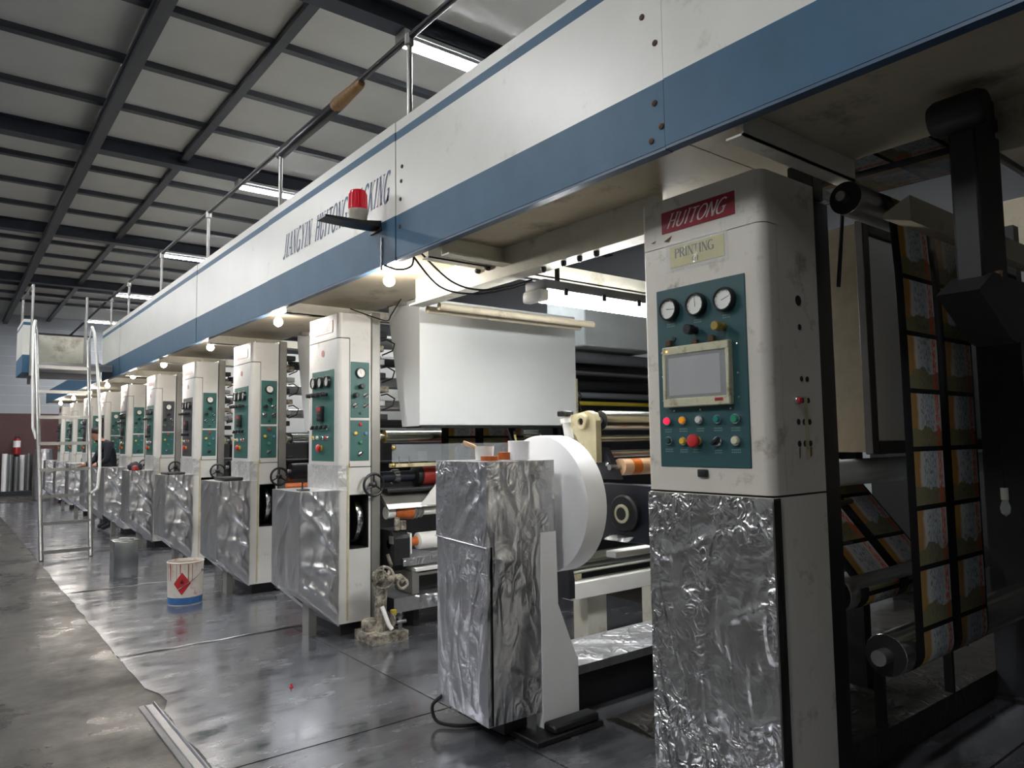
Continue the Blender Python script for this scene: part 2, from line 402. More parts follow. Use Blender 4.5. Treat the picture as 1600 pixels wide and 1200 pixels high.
def lettering(text, place, length, height, slant=.2, style='serif', bold=1, gap=0):
    """place(u, v) maps metres along / up the line to the surface"""
    wd = sum((GLYPH[c][1] if c != ' ' else .7)+gap for c in text); sx = length/wd; mb = MB(); x = 0
    for c in text:
        if c == ' ': x += .7+gap; continue
        st, w = GLYPH[c]
        for pts, k in st:
            q = [(x+px, py) for px, py in pts]
            pl = lambda u, v: place(u*sx, v*height)
            if style == 'serif': wf = {'t': lambda a, b: .17*bold, 'h': lambda a, b: .06*bold, 'c': lambda a, b: (.06+.12*abs(a))*bold}[k]
            else: wf = lambda a, b: .085+.05*abs(a)
            ribbon(mb, q, wf, pl, slant)
            if style == 'serif' and k in 'th':
                for (ex, ey) in (q[0], q[-1]):
                    if ey < .05 or ey > .96: ribbon(mb, [(ex-.13, ey-(.02 if ey > .5 else -.02)), (ex+.13, ey-(.02 if ey > .5 else -.02))], lambda a, b: .045, pl, slant)
            if style == 'script' and k == 't':
                ex, ey = q[-1]; ribbon(mb, [(ex-.12, ey+.06), (ex-.02, ey-.02), (ex+.12, ey+.05)], lambda a, b: .08, pl, slant)
        x += w+gap
    return mb

# ================================================================== THE SETTING
ZC = 5.5
GY = [5.78+4.83*i for i in range(-2, 5)]                 # girders across the hall
floor = struct('floor', MB().box(-9, 11, -6, 27, -.2, 0), 'concrete')
# steel sheets under the machine, each a piece of the floor, slightly uneven edges
ys = [-1.2, 1.3, 3.42, 5.66, 8.40, 11.1, 13.9, 16.7, 19.6, 22.6]
for i in range(len(ys)-1):
    y0, y1 = ys[i]+.006, ys[i+1]-.006; rr = random.Random(i); mb = MB()
    for xa, xb in (((1.0, 2.215), (2.225, 4.9)) if i in (1, 2) else ((1.0, 4.9),)):
        n = 14; edge = []
        for k in range(n+1):
            y = y0+(y1-y0)*k/n; j = (rr.random()-.5)*.018 if 0 < k < n else 0
            if i == 2 and xa < 1.5 and k in (7, 8): j += .05
            edge.append((xa+(j if xa < 1.5 else 0), y))
        mb.prism(edge[::-1]+[(xb, y0), (xb, y1)], 'z', .001, .005)
    struct('floor_plate', mb, 'floor_steel', floor)
# raised welded lip along two of the sheet joints
for y, xa, xb in ((5.66, 1.05, 2.3), (8.40, 1.05, 2.1)):
    pts = [(xa+(xb-xa)*k/12, y+.004*math.sin(k*1.9), .006+.002*(k % 3)) for k in range(13)]
    struct('plate_seam', MB().tube(pts, .006, 6), 'strip_steel', floor, 40)

ceiling = struct('ceiling', MB().box(-9, 11, -6, 27.2, ZC+.06, ZC+.2), 'ceiling_panel')
xb = [-9, -6.4, -4.2, -2.0, .2, 1.38, 2.5, 5.0, 7.2, 9.2, 11]
pb = []
for g in range(len(GY)-1):
    st = (GY[g+1]-GY[g])/4
    for k in range(4): pb.append(GY[g]+st*k)
pb = [y for y in pb if y > -5.9]+[26.9]
cm = {}
for i in range(len(pb)-1):
    for j in range(len(xb)-1):
        w = xb[j+1]-xb[j]; h = pb[i+1]-pb[i]; key = (round(w,2), round(h,2))
        if key not in cm:
            cm[key] = struct('ceiling_panel', MB().bbox(-w/2+.02, w/2-.02, -h/2+.015, h/2-.015, 0, .04, .008, 1), 'ceiling_panel', ceiling); o = cm[key]
        else:
            o = cm[key].copy(); COL.objects.link(o)
        o.location = ((xb[j]+xb[j+1])/2, (pb[i]+pb[i+1])/2, ZC)
for y in pb[1:-1]:
    big = any(abs(y-g) < .02 for g in GY); mb = MB()
    if big:
        mb.box(-9, 11, y-.10, y+.10, ZC-.20, ZC-.185).box(-9, 11, y-.012, y+.012, ZC-.185, ZC).box(-9, 11, y-.10, y+.10, ZC-.012, ZC-.001)
    else: mb.box(-9, 11, y-.045, y+.045, ZC-.07, ZC-.001)
    struct('ceiling_girder' if big else 'purlin', mb, 'girder' if big else 'purlin', ceiling)
for x in xb[1:-1]:
    big = abs(x-1.38) < .01; mb = MB(); z = ZC-.2 if big else ZC-.071
    if big: mb.box(x-.085, x+.085, -6, 27, z-.02, z-.001).box(x-.012, x+.012, -6, 27, z, ZC-.06).box(x-.06, x+.06, -6, 27, z-.09, z-.02)
    else: mb.box(x-.05, x+.05, -6, 27, z-.05, z)
    struct('ceiling_beam', mb, 'purlin', ceiling)
wb = struct('wall_back', MB().box(-9, 11, 27, 27.2, 0, ZC+.06), 'wall_white')
struct('wainscot', MB().box(-9, 11, 26.985, 27, 0, 2.46), 'wall_maroon', wb)
for k in range(9): struct('wall_course', MB().box(-9, 11, 26.992, 27, 2.72+k*.3, 2.728+k*.3), 'lamp_housing', wb)
struct('wall_right', MB().box(11, 11.2, -6, 27.2, 0, ZC+.06), 'wall_white')
struct('wall_left', MB().box(-9.2, -9, -6, 27.2, 0, ZC+.06), 'wall_white')
struct('wall_front', MB().box(-9.2, 11.2, -6.2, -6, 0, ZC+.06), 'wall_white')

# ------------------------------------------------------------------ ceiling tube lamps
def ceiling_lamp(x0, y, label, n=1.25, z=ZC-.275):
    t = thing('ceiling_lamp', label, 'lamp', (x0, y, z), 'fluorescent ceiling lamps')
    part(t, 'housing', MB().bbox(x0, x0+n, y-.09, y+.09, z+.015, z+.07, .01, 1), 'lamp_housing')
    part(t, 'diffuser', MB().bbox(x0+.045, x0+n-.045, y-.08, y+.08, z-.035, z+.015, .02, 2), 'tube_light')
    for s in (-1, 1): part(t, 'added_skirt', MB().box(x0+.045, x0+n-.045, y+s*.0875-.0045, y+s*.0875+.0045, z-.022, z+.016), 'lamp_housing', smooth=0)  # skirts added to cut the glow thrown on the ceiling
    part(t, 'end_cap', MB().bbox(x0-.015, x0+.045, y-.095, y+.095, z-.04, z+.07, .012, 2), 'lamp_housing')
    part(t, 'end_cap', MB().bbox(x0+n-.045, x0+n+.015, y-.095, y+.095, z-.04, z+.07, .012, 2), 'lamp_housing')
    for s in (.2, .8): part(t, 'hanger', MB().cyl((x0+n*s, y, z+.065), (x0+n*s, y, ZC-.2005), .012, 8), 'galv')
for i, y in enumerate((5.78, 10.61, 15.44, 20.27, 25.1)):
    ceiling_lamp(3.26, y, ORD[i]+' fluorescent lamp above the walkway rail, counted from the camera' if i else 'fluorescent ceiling lamp nearest the camera, above the walkway rail', 2.4 if i == 0 else 1.6)
for i, y in enumerate((5.78, 10.61, 15.44, 20.27)):
    ceiling_lamp(-3.0, y, ORD[i]+' fluorescent lamp over the aisle on the left, counted from the camera', 2.4)

ceiling_lamp(-3.0, .95, 'added unseen fluorescent ceiling lamp beside the camera, brightening the nearest cabinet front', 1.8)  # lamp added out of view to brighten the camera end
ceiling_lamp(-3.8, -3.88, 'added unseen fluorescent ceiling lamp behind the camera, brightening the nearest cabinet side', .6)  # unseen lamp added to lift the side of the nearest cabinet

# ================================================================== OVERHEAD WALKWAY
FX = 2.05
walk = thing('overhead_walkway', 'long white and blue overhead walkway girder running above the machine cabinets', 'walkway', (FX, 3.7, 2.52))
PB = [-1.6, 1.685, 3.706, 5.84, 7.98, 10.1, 12.2, 13.72]
zs = [2.52, 2.775, 3.229, 3.28, 3.335]; zm = [1, 0, 1, 0]
panels = []
for i in range(len(PB)-1):
    y0, y1 = PB[i]+.0025, PB[i+1]-.0025; x = FX+(.004 if i % 2 else 0); mb = MB()
    for k in range(4): mb.box(x, x+.03, y0, y1, zs[k], zs[k+1], zm[k])
    mb.box(x+.002, x+.045, y0, y1, zs[0]-.012, zs[0], 2)
    mb.box(x, x+.08, y0, y1, zs[-1], zs[-1]+.006, 0)
    panels.append(part(walk, 'fascia_panel', mb, ['fascia_white', 'fascia_blue', 'fascia_blue_edge'], smooth=0))
for i in range(len(PB)-1):
    y0, y1 = PB[i], PB[i+1]
    part(walk, 'under_plate', MB().box(FX+.045, 2.86, y0+.004, y1-.004, 2.56, 2.57), 'under_plate', smooth=0)
    xe = 2.86 if i == 0 else 4.5
    part(walk, 'cross_channel', MB().box(FX+.046, xe, y1-.30, y1-.292, 2.47, 2.559).box(FX+.046, xe, y1-.30, y1-.23, 2.47, 2.478), 'channel_white', smooth=0)
part(walk, 'under_plate', MB().box(2.87, 4.6, -1.6, 1.0, 2.56, 2.57), 'under_plate', smooth=0)
# bolts and bolt holes on the seams of the fascia
for (y, z) in ((1.75, 2.56), (1.73, 2.70), (1.72, 2.93), (1.78, 3.06), (1.70, 2.60), (3.64, 2.965), (3.65, 2.86), (3.66, 2.70), (3.63, 3.05)):
    part(walk, 'bolt', MB().lathe((FX+.006, y, z), (FX-.01, y, z), [(0,.012),(.006,.012),(.009,.007)], 8), 'rust')
# lettering on the panel
plc = lambda u, v: (FX-.0015, 5.50-u, 2.885+v)
part(walk, 'lettering', lettering('JIANGYIN HUITONG PACKING', plc, 1.72, .18, .5, 'serif', 1.25, .1), 'letter_blue', 'blue serif lettering JIANGYIN HUITONG PACKING', sub=panels[2], smooth=0)
# low continuation of the girder beyond the ladder platform
part(walk, 'low_beam', MB().box(FX+.02, FX+.05, 14.2, 22.2, 2.55, 2.86), 'fascia_blue', smooth=0)
part(walk, 'under_plate', MB().box(FX+.05, 2.86, 13.75, 22.2, 2.56, 2.57), 'under_plate', smooth=0)
# long white I-beam and short channel under the deck near the first cabinet
part(walk, 'support_beam', MB().box(2.52, 2.53, 2.1, 4.27, 2.38, 2.559).box(2.47, 2.58, 2.1, 4.27, 2.37, 2.38), 'channel_white', smooth=0)
part(walk, 'support_beam', MB().box(2.74, 2.78, -1.5, .93, 2.44, 2.559).box(2.70, 2.86, -1.5, .93, 2.425, 2.44), 'under_plate', smooth=0)
part(walk, 'short_channel', MB().box(2.10, 2.60, 3.28, 3.288, 2.45, 2.559).box(2.10, 2.60, 3.21, 3.288, 2.45, 2.458), 'channel_white', smooth=0)
for y in (2.5, 2.62, 2.74, 2.9): part(walk, 'bolt', MB().lathe((2.50, y, 2.371), (2.50, y, 2.34), [(0,.015),(.02,.015),(.03,.008)], 8), 'dark_metal')
for y in (3.42, 3.52): part(walk, 'bolt', MB().lathe((2.521, y, 2.47), (2.49, y, 2.47), [(0,.016),(.02,.016),(.03,.009)], 8), 'dark_metal')

# guard rail on the walkway
gr = thing('guard_rail', 'dark pipe guard rail on thin posts along the top of the blue and white walkway', 'railing', (2.15, 3.7, 3.33))
py = [-.5, 1.6, 3.71, 5.85, 7.95, 10.05, 12.15, 13.6]
for y in py:
    part(gr, 'post', MB().cyl((2.15, y, 3.30), (2.15, y, 3.87), .017, 10), 'galv')
    part(gr, 'clamp', MB().cyl((2.15, y, 3.85), (2.15, y, 3.925), .03, 10, .006), 'galv')
part(gr, 'rail', MB().cyl((2.15, -1, 3.895), (2.15, 13.7, 3.93), .02, 12), 'dark_pipe')
part(gr, 'pipe_sleeve', MB().lathe((2.16, 4.72, 3.875), (2.16, 5.93, 3.88), [(0,.03),(.02,.043),(1.16,.043),(1.2,.03)], 14), 'dark_pipe')
part(gr, 'tape_wrap', MB().lathe((2.155, 4.36, 3.885), (2.155, 4.78, 3.88), [(0,.024),(.03,.034),(.1,.038),(.2,.042),(.3,.047),(.38,.05),(.42,.044)], 14), 'tape_brown')

# ------------------------------------------------------------------ hanging bulbs
BY = [4.058, 6.0, 7.98, 10.05, 11.96, 14.1, 16.04, 18.2, 20.4]
for i, y in enumerate(BY):
    t = thing('light_bulb', (ORD[i]+' bare glowing bulb under the walkway, counted from the camera') if i else 'bare glowing bulb nearest the camera, hanging below the beacon lamp', 'bulb', (2.2, y, 2.56), 'bulbs under the walkway')
    z = 2.462
    part(t, 'glass_globe', MB().lathe((2.2, y, z+.06), (2.2, y, z-.06), [(0,.013),(.012,.016),(.025,.026),(.04,.034),(.056,.036),(.072,.031),(.084,.018),(.09,.001)], 18), 'bulb_light', smooth=60)
    part(t, 'socket', MB().lathe((2.2, y, 2.559), (2.2, y, z+.05), [(0,.03),(.012,.03),(.014,.02),(.05,.02)], 14), 'beacon_base')

# ------------------------------------------------------------------ warning beacon and its bracket
t = thing('warning_beacon', 'red warning beacon with cream base on a black arm in front of the lettering', 'beacon', (2.05, 3.95, 2.755))
part(t, 'arm', MB().prism([(2.06,2.75),(2.06,2.79),(1.92,2.77),(1.69,2.765),(1.69,2.752),(1.92,2.745)], 'y', 3.88, 4.0), 'black_plastic', smooth=0)
part(t, 'arm_mount', MB().bbox(2.04, 2.0535, 3.87, 4.01, 2.725, 2.75, .003, 1), 'black_plastic')
part(t, 'beacon_base', MB().lathe((1.925, 3.94, 2.769), (1.925, 3.94, 2.85), [(0,.05),(.01,.055),(.05,.057),(.055,.061),(.075,.061)], 26), 'beacon_base')
part(t, 'dome', MB().lathe((1.925, 3.94, 2.844), (1.925, 3.94, 2.98), [(0,.06),(.01,.056),(.1,.052),(.118,.047),(.126,.03),(.128,.001)], 26), 'beacon_red', 'red plastic dome')
for k in range(16):
    a = 2*PI*k/16; part(t, 'dome_rib', MB().cyl((1.925+.0555*math.cos(a), 3.94+.0555*math.sin(a), 2.856), (1.925+.0525*math.cos(a), 3.94+.0525*math.sin(a), 2.945), .0025, 5), 'beacon_red')
solo('beacon_chain', MB().tube([(2.046, 3.87+.004*math.sin(k*2.4), 2.68-.02*k) for k in range(11)], .006, 6), 'galv', 'thin pale cord hanging down the blue fascia below the beacon', 'cord', (2.046, 3.87, 2.5))
# cables hanging under the girder
def cable(name, pts, label, r=.006, mat='rubber', group=None):
    P_ = [Vector(p) for p in pts]; out = []
    for i in range(len(P_)-1):
        p0 = P_[max(i-1,0)]; p1 = P_[i]; p2 = P_[i+1]; p3 = P_[min(i+2,len(P_)-1)]
        for k in range(8):
            s = k/8; out.append(.5*((2*p1)+(p2-p0)*s+(2*p0-5*p1+4*p2-p3)*s*s+(3*p1-p0-3*p2+p3)*s**3))
    out.append(P_[-1])
    return solo(name, MB().tube(out, r, 7), mat, label, 'cable', P_[0], group)
cable('cable', [(2.06,3.86,2.51),(2.10,3.76,2.47),(2.13,3.66,2.475),(2.10,3.58,2.52)], 'black cable loop under the girder right above the nearest bulb')
cable('cable', [(2.10,3.52,2.53),(2.3,3.5,2.38),(2.45,3.42,2.33),(2.55,3.25,2.335),(2.62,3.14,2.36)], 'upper of two black cables sagging from the girder to the twin tube lamp')
cable('cable', [(2.08,3.58,2.53),(2.27,3.58,2.36),(2.44,3.48,2.315),(2.56,3.28,2.325),(2.62,3.13,2.345)], 'lower of two black cables sagging from the girder to the twin tube lamp')
cable('cable', [(2.2,6.0,2.55),(2.24,5.7,2.49),(2.36,5.5,2.46),(2.45,5.4,2.45)], 'thin black cable running from the second bulb to its cabinet top', .004)
cable('cable', [(2.55,5.35,2.52),(2.60,5.0,2.40),(2.67,4.95,2.38),(2.73,5.0,2.44),(2.76,4.9,2.55)], 'black cable hanging in a loop beside the second cabinet top', .005)

# twin tube lamp above the machine
t = thing('tube_lamp', 'bright twin fluorescent tube lamp hanging between the nearest two cabinets', 'lamp', (2.58, 3.05, 2.3))
part(t, 'housing', MB().bbox(2.56, 3.82, 2.965, 3.135, 2.275, 2.33, .012, 2), 'grey_housing')
for s in (-1, 1): part(t, 'lamp_tube', MB().cyl((2.60, 3.05+s*.045, 2.243), (3.78, 3.05+s*.045, 2.243), .02, 14), 'machine_tube', smooth=60)
part(t, 'end_cap', MB().bbox(2.535, 2.60, 2.97, 3.13, 2.21, 2.275, .015, 2), 'white_plastic')
part(t, 'end_cap', MB().bbox(3.78, 3.84, 2.97, 3.13, 2.21, 2.275, .015, 2), 'white_plastic')
for x in (2.72, 3.5): part(t, 'hanger', MB().box(x, x+.02, 3.04, 3.06, 2.33, 2.559), 'dark_metal', smooth=0)
for x in (2.7, 3.0, 3.3, 3.6): part(t, 'clip', MB().bbox(x, x+.03, 2.955, 2.966, 2.25, 2.29, .003, 1), 'dark_metal')

# ================================================================== CONTROL CABINETS
def rcorner(x0, x1, y0, y1, r=.035, n=6):
    """plan outline with the aisle-side near corner (x0, y0) and far corner rounded"""
    p = [(x1, y0)]
    p += [(x0+r-r*math.sin(a), y0+r-r*math.cos(a)) for a in [PI/2*k/n for k in range(n+1)]]
    r2 = r*.5
    p += [(x0+r2-r2*math.cos(a), y1-r2+r2*math.sin(a)) for a in [PI/2*k/n for k in range(n+1)]]
    return p+[(x1, y1)]
def gauge(t, c, axis, r, sub):
    c = Vector(c); ax = Vector(axis); up = Vector((0,0,1)); side = ax.cross(up)
    g = part(t, 'gauge', MB().lathe(c, c+ax, [(0,r),(.022,r),(.026,r*.94),(.026,r*.84),(.016,r*.82)], 26), 'gauge_rim', sub=sub)
    return g
def gauge_full(t, c, axis, r, ang, sub):
    c = Vector(c); ax = Vector(axis); up = Vector((0,0,1)); side = up.cross(ax)
    mb = MB().lathe(c, c+ax, [(0,r),(.022,r),(.027,r*.93),(.027,r*.84),(.017,r*.83)], 26, 0)
    mb.lathe(c+ax*.016, c+ax*.02, [(0,r*.83),(.002,r*.83)], 26, 1)
    d = side*math.cos(ang)+up*math.sin(ang); q = ax.cross(d); b = c+ax*.0195
    mb.add([b-d*r*.2+q*r*.03, b-d*r*.2-q*r*.03, b+d*r*.62-q*r*.02, b+d*r*.62+q*r*.02], [(0,1,2,3)], 2)
    for k in range(9):
        a = -.7+k*(PI+1.4)/8; e = side*math.cos(a)+up*math.sin(a); w = ax.cross(e)*r*.022
        mb.add([b+e*r*.66-w, b+e*r*.66+w, b+e*r*.76+w, b+e*r*.76-w], [(0,1,2,3)], 2)
    return part(t, 'gauge', mb, ['gauge_rim', 'gauge_face', 'needle'], sub=sub)
def button(t, c, axis, r, mat, sub, kind='push'):
    c = Vector(c); ax = Vector(axis); mb = MB(); up = Vector((0,0,1)); side = up.cross(ax)
    if kind == 'push':
        mb.lathe(c, c+ax, [(0,r),(.008,r),(.011,r*.9),(.011,r*.74)], 18, 1).lathe(c, c+ax, [(.006,r*.74),(.017,r*.72),(.02,r*.6),(.02,.0008)], 18, 0)
    elif kind == 'mushroom':
        mb.lathe(c, c+ax, [(0,r*.7),(.012,r*.7),(.014,r*.55),(.022,r*.55)], 18, 1).lathe(c, c+ax, [(.02,r*.9),(.024,r),(.034,r),(.04,r*.8),(.043,.0008)], 20, 0)
    elif kind == 'knob':
        mb.lathe(c, c+ax, [(0,r*.8),(.012,r*.8),(.013,r*.5),(.025,r*.5),(.026,r),(.055,r*.95),(.058,r*.8),(.058,.0008)], 18, 0)
    elif kind == 'selector':
        mb.lathe(c, c+ax, [(0,r),(.008,r),(.011,r*.85),(.011,.0008)], 18, 1)
        d = side*.8+up*.6; q = ax.cross(d); pts = []
        for z in (.01, .03):
            for (a, b) in ((-.9,-.28),(1.05,-.2),(1.05,.2),(-.9,.28)): pts.append(c+ax*z+d*r*a+q*r*b)
        mb.add(pts, [(3,2,1,0),(4,5,6,7),(0,1,5,4),(1,2,6,5),(2,3,7,6),(3,0,4,7)], 0)
    return part(t, 'button' if kind != 'knob' else 'knob', mb, [mat, 'chrome' if kind != 'mushroom' else 'btn_yellow'], sub=sub)
def captions(t, plc, spots, sub, w=.03):
    """tiny unreadable caption strokes printed under the buttons"""
    mb = MB(); r = random.Random(3)
    for (u, v) in spots:
        x = u-w/2
        while x < u+w/2:
            l = .003+.004*r.random(); h = .0045
            for vv in (v, v-.009):
                mb.add([plc(x, vv), plc(x+l, vv), plc(x+l, vv+h), plc(x, vv+h)], [(0,1,2,3)])
            x += l+.0022
    part(t, 'caption', mb, 'caption', sub=sub, smooth=0)
def hand_wheel(t, c, axis, R, mat='black_plastic', spokes=3, shaft=.09, name='hand_wheel'):
    c = Vector(c); ax = Vector(axis).normalized(); mb = MB().torus(c, ax, R, R*.13, 28, 8)
    h = Vector((0,0,1)) if abs(ax.z) < .9 else Vector((1,0,0)); x = ax.cross(h).normalized(); y = ax.cross(x)
    mb.lathe(c-ax*shaft, c+ax*.018, [(0,R*.16),(shaft-.02,R*.16),(shaft-.015,R*.28),(shaft+.012,R*.28),(shaft+.018,R*.18)], 14)
    for k in range(spokes):
        a = 2*PI*k/spokes+.5; d = x*math.cos(a)+y*math.sin(a); mb.cyl(c, c+d*R, R*.09, 8)
    return part(t, name, mb, mat)

CX, CY, CD = 2.35, 5.13, .27            # second cabinet: front plane, near side, depth
CW = .57
def standard_cabinet():
    x0, x1, y0, y1 = CX, CX+CD, CY, CY+CW
    t = thing('control_cabinet', 'second white control cabinet from the camera, beside the big white hood', 'cabinet', (x0, y0, 0), 'white control cabinets along the machine')
    mb = MB().box(x0, x0+.093, y0, y1, .10, 1.255).box(2.604, x1, y0, y1, .10, 1.255).box(x0+.093, 2.604, y0, y1, 1.05, 1.255).box(x0+.093, 2.604, y0, y1, .10, .64)
    part(t, 'lower_body', mb, 'cabinet', smooth=0)
    part(t, 'inner_frame', MB().box(x0+.012, x1-.004, y0+.012, y1-.01, 1.25, 2.43).box(x0+.094, 2.603, y0+.30, y0+.31, .64, 1.05), 'gasket', smooth=0)
    part(t, 'opening_lining', MB().box(x0+.0935, x0+.097, y0+.004, y0+.3, .641, 1.049).box(2.600, 2.6035, y0+.004, y0+.3, .641, 1.049).box(x0+.0935, 2.6035, y0+.004, y0+.3, .641, .646).box(x0+.0935, 2.6035, y0+.004, y0+.3, 1.044, 1.049), 'black_paint', smooth=0)
    part(t, 'plinth', MB().box(x0+.05, x1, y0+.05, y1, 0, .10), 'black_paint', smooth=0)
    part(t, 'door', MB().prism(rcorner(x0, x0+.088, y0, y1), 'z', 1.262, 2.243), 'cabinet', smooth=50)
    part(t, 'body', MB().prism(rcorner(x0, x1, y0, y1), 'z', 2.25, 2.44).box(x0+.094, x1, y0, y1, 1.262, 2.2499), 'cabinet', smooth=50)
    part(t, 'foil_collar', MB().grid((x0-.004, y0-.004, 1.08), (x0-.004, y1, 1.08), (x0-.004, y1, 1.275), (x0-.004, y0-.004, 1.275), 26, 10, crease(.009, 4, 11)).grid((x0-.004, y0-.004, 1.08), (x0+.075, y0-.004, 1.08), (x0+.07, y0-.004, 1.275), (x0-.004, y0-.004, 1.275), 6, 10, crease(-.004, 5, 9)), 'film_wrap', 'crumpled foil wrapped round the cabinet waist')
    part(t, 'tape_edge', MB().box(x0+.072, x0+.086, y0-.004, y0-.0002, .12, 1.27), 'tape_beige', smooth=0)
    # aisle side panel
    fx = x0-.003
    fp = part(t, 'front_panel', MB().bbox(fx-.001, x0+.002, 5.205, 5.622, 1.303, 2.013, .003, 1), 'panel_green')
    A = (-1, 0, 0)
    for k, y in enumerate((5.563, 5.436, 5.304)): gauge_full(t, (fx, y, 1.922), A, .046, (.3, 1.5, .6)[k], fp)
    for k, y in enumerate((5.60, 5.51, 5.42, 5.33)): button(t, (fx, y, 1.822), A, .018, 'black_plastic', fp, 'knob')
    part(t, 'meter', MB().bbox(fx-.03, fx, 5.385, 5.475, 1.615, 1.735, .006, 2), 'black_plastic', sub=fp)
    for y, z in ((5.41,1.67),(5.45,1.67),(5.41,1.64),(5.45,1.64)): part(t, 'meter_key', MB().bbox(fx-.034, fx-.03, y-.012, y+.012, z-.009, z+.009, .002, 1), 'panel_black', sub=fp)
    part(t, 'meter_window', MB().box(fx-.0315, fx-.03, 5.395, 5.465, 1.695, 1.722), 'btn_red', sub=fp)
    for k, y in enumerate((5.575, 5.49, 5.405, 5.32)):
        button(t, (fx, y, 1.566), A, .021, 'black_plastic', fp, 'selector')
        button(t, (fx, y, 1.486), A, .019, ('btn_yellow','btn_white','btn_teal','btn_red')[k], fp)
    button(t, (fx, 5.43, 1.404), A, .03, 'btn_red', fp, 'mushroom')
    # near side panels
    B = (0, -1, 0); fy = y0-.003
    p1 = part(t, 'side_panel', MB().bbox(2.449, 2.606, fy-.001, y0+.002, 1.635, 2.066, .003, 1), 'panel_green')
    gauge_full(t, (2.526, fy, 1.981), B, .041, 2.0, p1)
    button(t, (2.526, fy, 1.876), B, .020, 'black_plastic', p1, 'knob')
    for x, z, k, m in ((2.482,1.807,'knob','black_plastic'),(2.570,1.807,'selector','black_plastic'),(2.482,1.728,'selector','black_plastic'),(2.570,1.728,'selector','black_plastic')): button(t, (x, fy, z), B, .02, m, p1, k)
    button(t, (2.526, fy, 1.673), B, .013, 'btn_dkgreen', p1)
    p2 = part(t, 'side_panel', MB().bbox(2.447, 2.606, fy-.001, y0+.002, 1.305, 1.616, .003, 1), 'panel_green')
    for x, z, m in ((2.527,1.585,'btn_red'),(2.487,1.516,'btn_yellow'),(2.572,1.516,'btn_blue'),(2.527,1.447,'btn_green')): button(t, (x, fy, z), B, .018, m, p2)
    button(t, (2.527, fy, 1.360), B, .02, 'black_plastic', p2, 'selector')
    # name plate, emblem
    np_ = part(t, 'name_plate', MB().bbox(fx, x0+.001, 5.238, 5.57, 2.300, 2.395, .002, 1), 'nameplate_faded')
    part(t, 'lettering', lettering('HUITONG', lambda u, v: (fx-.001, 5.545-u, 2.318+v), .25, .06, .4, 'script'), 'letter_dark_red', sub=np_, smooth=0)
    part(t, 'emblem', MB().lathe((x0+.001, 5.417, 2.149), (x0-.004, 5.417, 2.149), [(0,.027),(.004,.027)], 20), 'nameplate_faded')
    # hand wheel on the side, flywheel in the opening
    hand_wheel(t, (2.618, y0-.055, 1.12), (0,-1,0), .083)
    part(t, 'flywheel_rim', MB().lathe((2.52, 5.335, .845), (2.58, 5.335, .845), [(0,.165),(.004,.178),(.02,.185),(.04,.185),(.056,.178),(.06,.165)], 36), 'chrome')
    part(t, 'flywheel', MB().lathe((2.512, 5.335, .845), (2.57, 5.335, .845), [(0,.05),(.01,.06),(.015,.163),(.05,.163)], 30), 'black_plastic')
    part(t, 'hanger', MB().box(2.44, 2.455, 5.28, 5.38, 2.441, 2.469).box(2.42, 2.50, 5.25, 5.41, 2.4405, 2.448), 'steel_plate', smooth=0)
    part(t, 'hinge', MB().cyl((x0+.09, y0-.006, 1.285), (x0+.09, y0-.006, 1.255), .006, 8), 'brass')
    part(t, 'rubber_foot', MB().lathe((2.5, 5.62, .1), (2.5, 5.62, 0), [(0,.03),(.06,.03),(.07,.045),(.1,.045)], 14), 'galv')
    return t
def side_frame(t):
    part(t, 'frame_plate', MB().bbox(2.632, 2.71, 5.14, 5.76, .02, 2.469, .006, 1), 'steel_plate')
    part(t, 'frame_foot', MB().bbox(2.66, 2.78, 5.2, 5.74, 0, .03, .005, 1), 'dark_metal')
    for z in (1.49, 1.17, .89, .65): part(t, 'bearing', MB().lathe((2.711, 5.25, z), (2.75, 5.25, z), [(0,.06),(.02,.06),(.03,.045),(.038,.045)], 18), 'cream_casting' if z > 1.4 else 'dark_metal')
    return t
def gearbox():
    x0, x1, y0, y1 = 2.05, 2.348, 5.105, 5.675
    t = thing('foil_wrapped_box', 'silver foil-wrapped drive box in front of the second cabinet', 'box', (2.05, 5.1, .1), 'foil-wrapped drive boxes along the aisle')
    zt = 1.09; mb = MB()
    mb.grid((x0,y1,.37),(x0,y0,.37),(x0,y0,zt),(x0,y1,zt), 40, 56, crease(.012, 1, 9, .5))
    mb.grid((x0,y0,.37),(x1,y0,.10),(x1,y0,zt),(x0,y0,zt), 36, 64, crease(.026, 2, 9, .8))
    mb.grid((x1,y1,.10),(x0,y1,.37),(x0,y1,zt),(x1,y1,zt), 10, 16, crease(.008, 3))
    mb.grid((x0,y0,zt),(x1,y0,zt),(x1,y1,zt),(x0,y1,zt), 14, 18, crease(.006, 6))
    mb.grid((x0,y1,.37),(x1,y1,.10),(x1,y0,.10),(x0,y0,.37), 10, 14, crease(.006, 7))
    part(t, 'foil_wrap', mb, 'foil_drape', smooth=70)
    part(t, 'seam_fold', MB().tube([(x0-.006, y0-.006, z/20*.70+.38) for z in range(21)], .005, 6), 'foil_soft')
    part(t, 'hem', MB().tube([(x0+(x1-x0)*k/8, y0-.004, .37-.27*k/8) for k in range(9)], .007, 6), 'foil_soft')
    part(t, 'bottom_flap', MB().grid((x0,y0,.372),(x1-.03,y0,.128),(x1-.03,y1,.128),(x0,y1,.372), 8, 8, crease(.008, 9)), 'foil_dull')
    part(t, 'support_leg', MB().box(2.2, 2.26, 5.3, 5.42, 0, .25), 'steel_plate', smooth=0)
    return t
SP = [5.13, 7.12, 9.15, 11.19, 13.17, 15.2, 17.3, 19.4, 21.5]
LAB = ['', '', 'third', 'fourth', 'fifth', 'sixth', 'seventh', 'eighth', 'ninth', 'last']
cab = standard_cabinet(); side_frame(cab); gbx = gearbox()
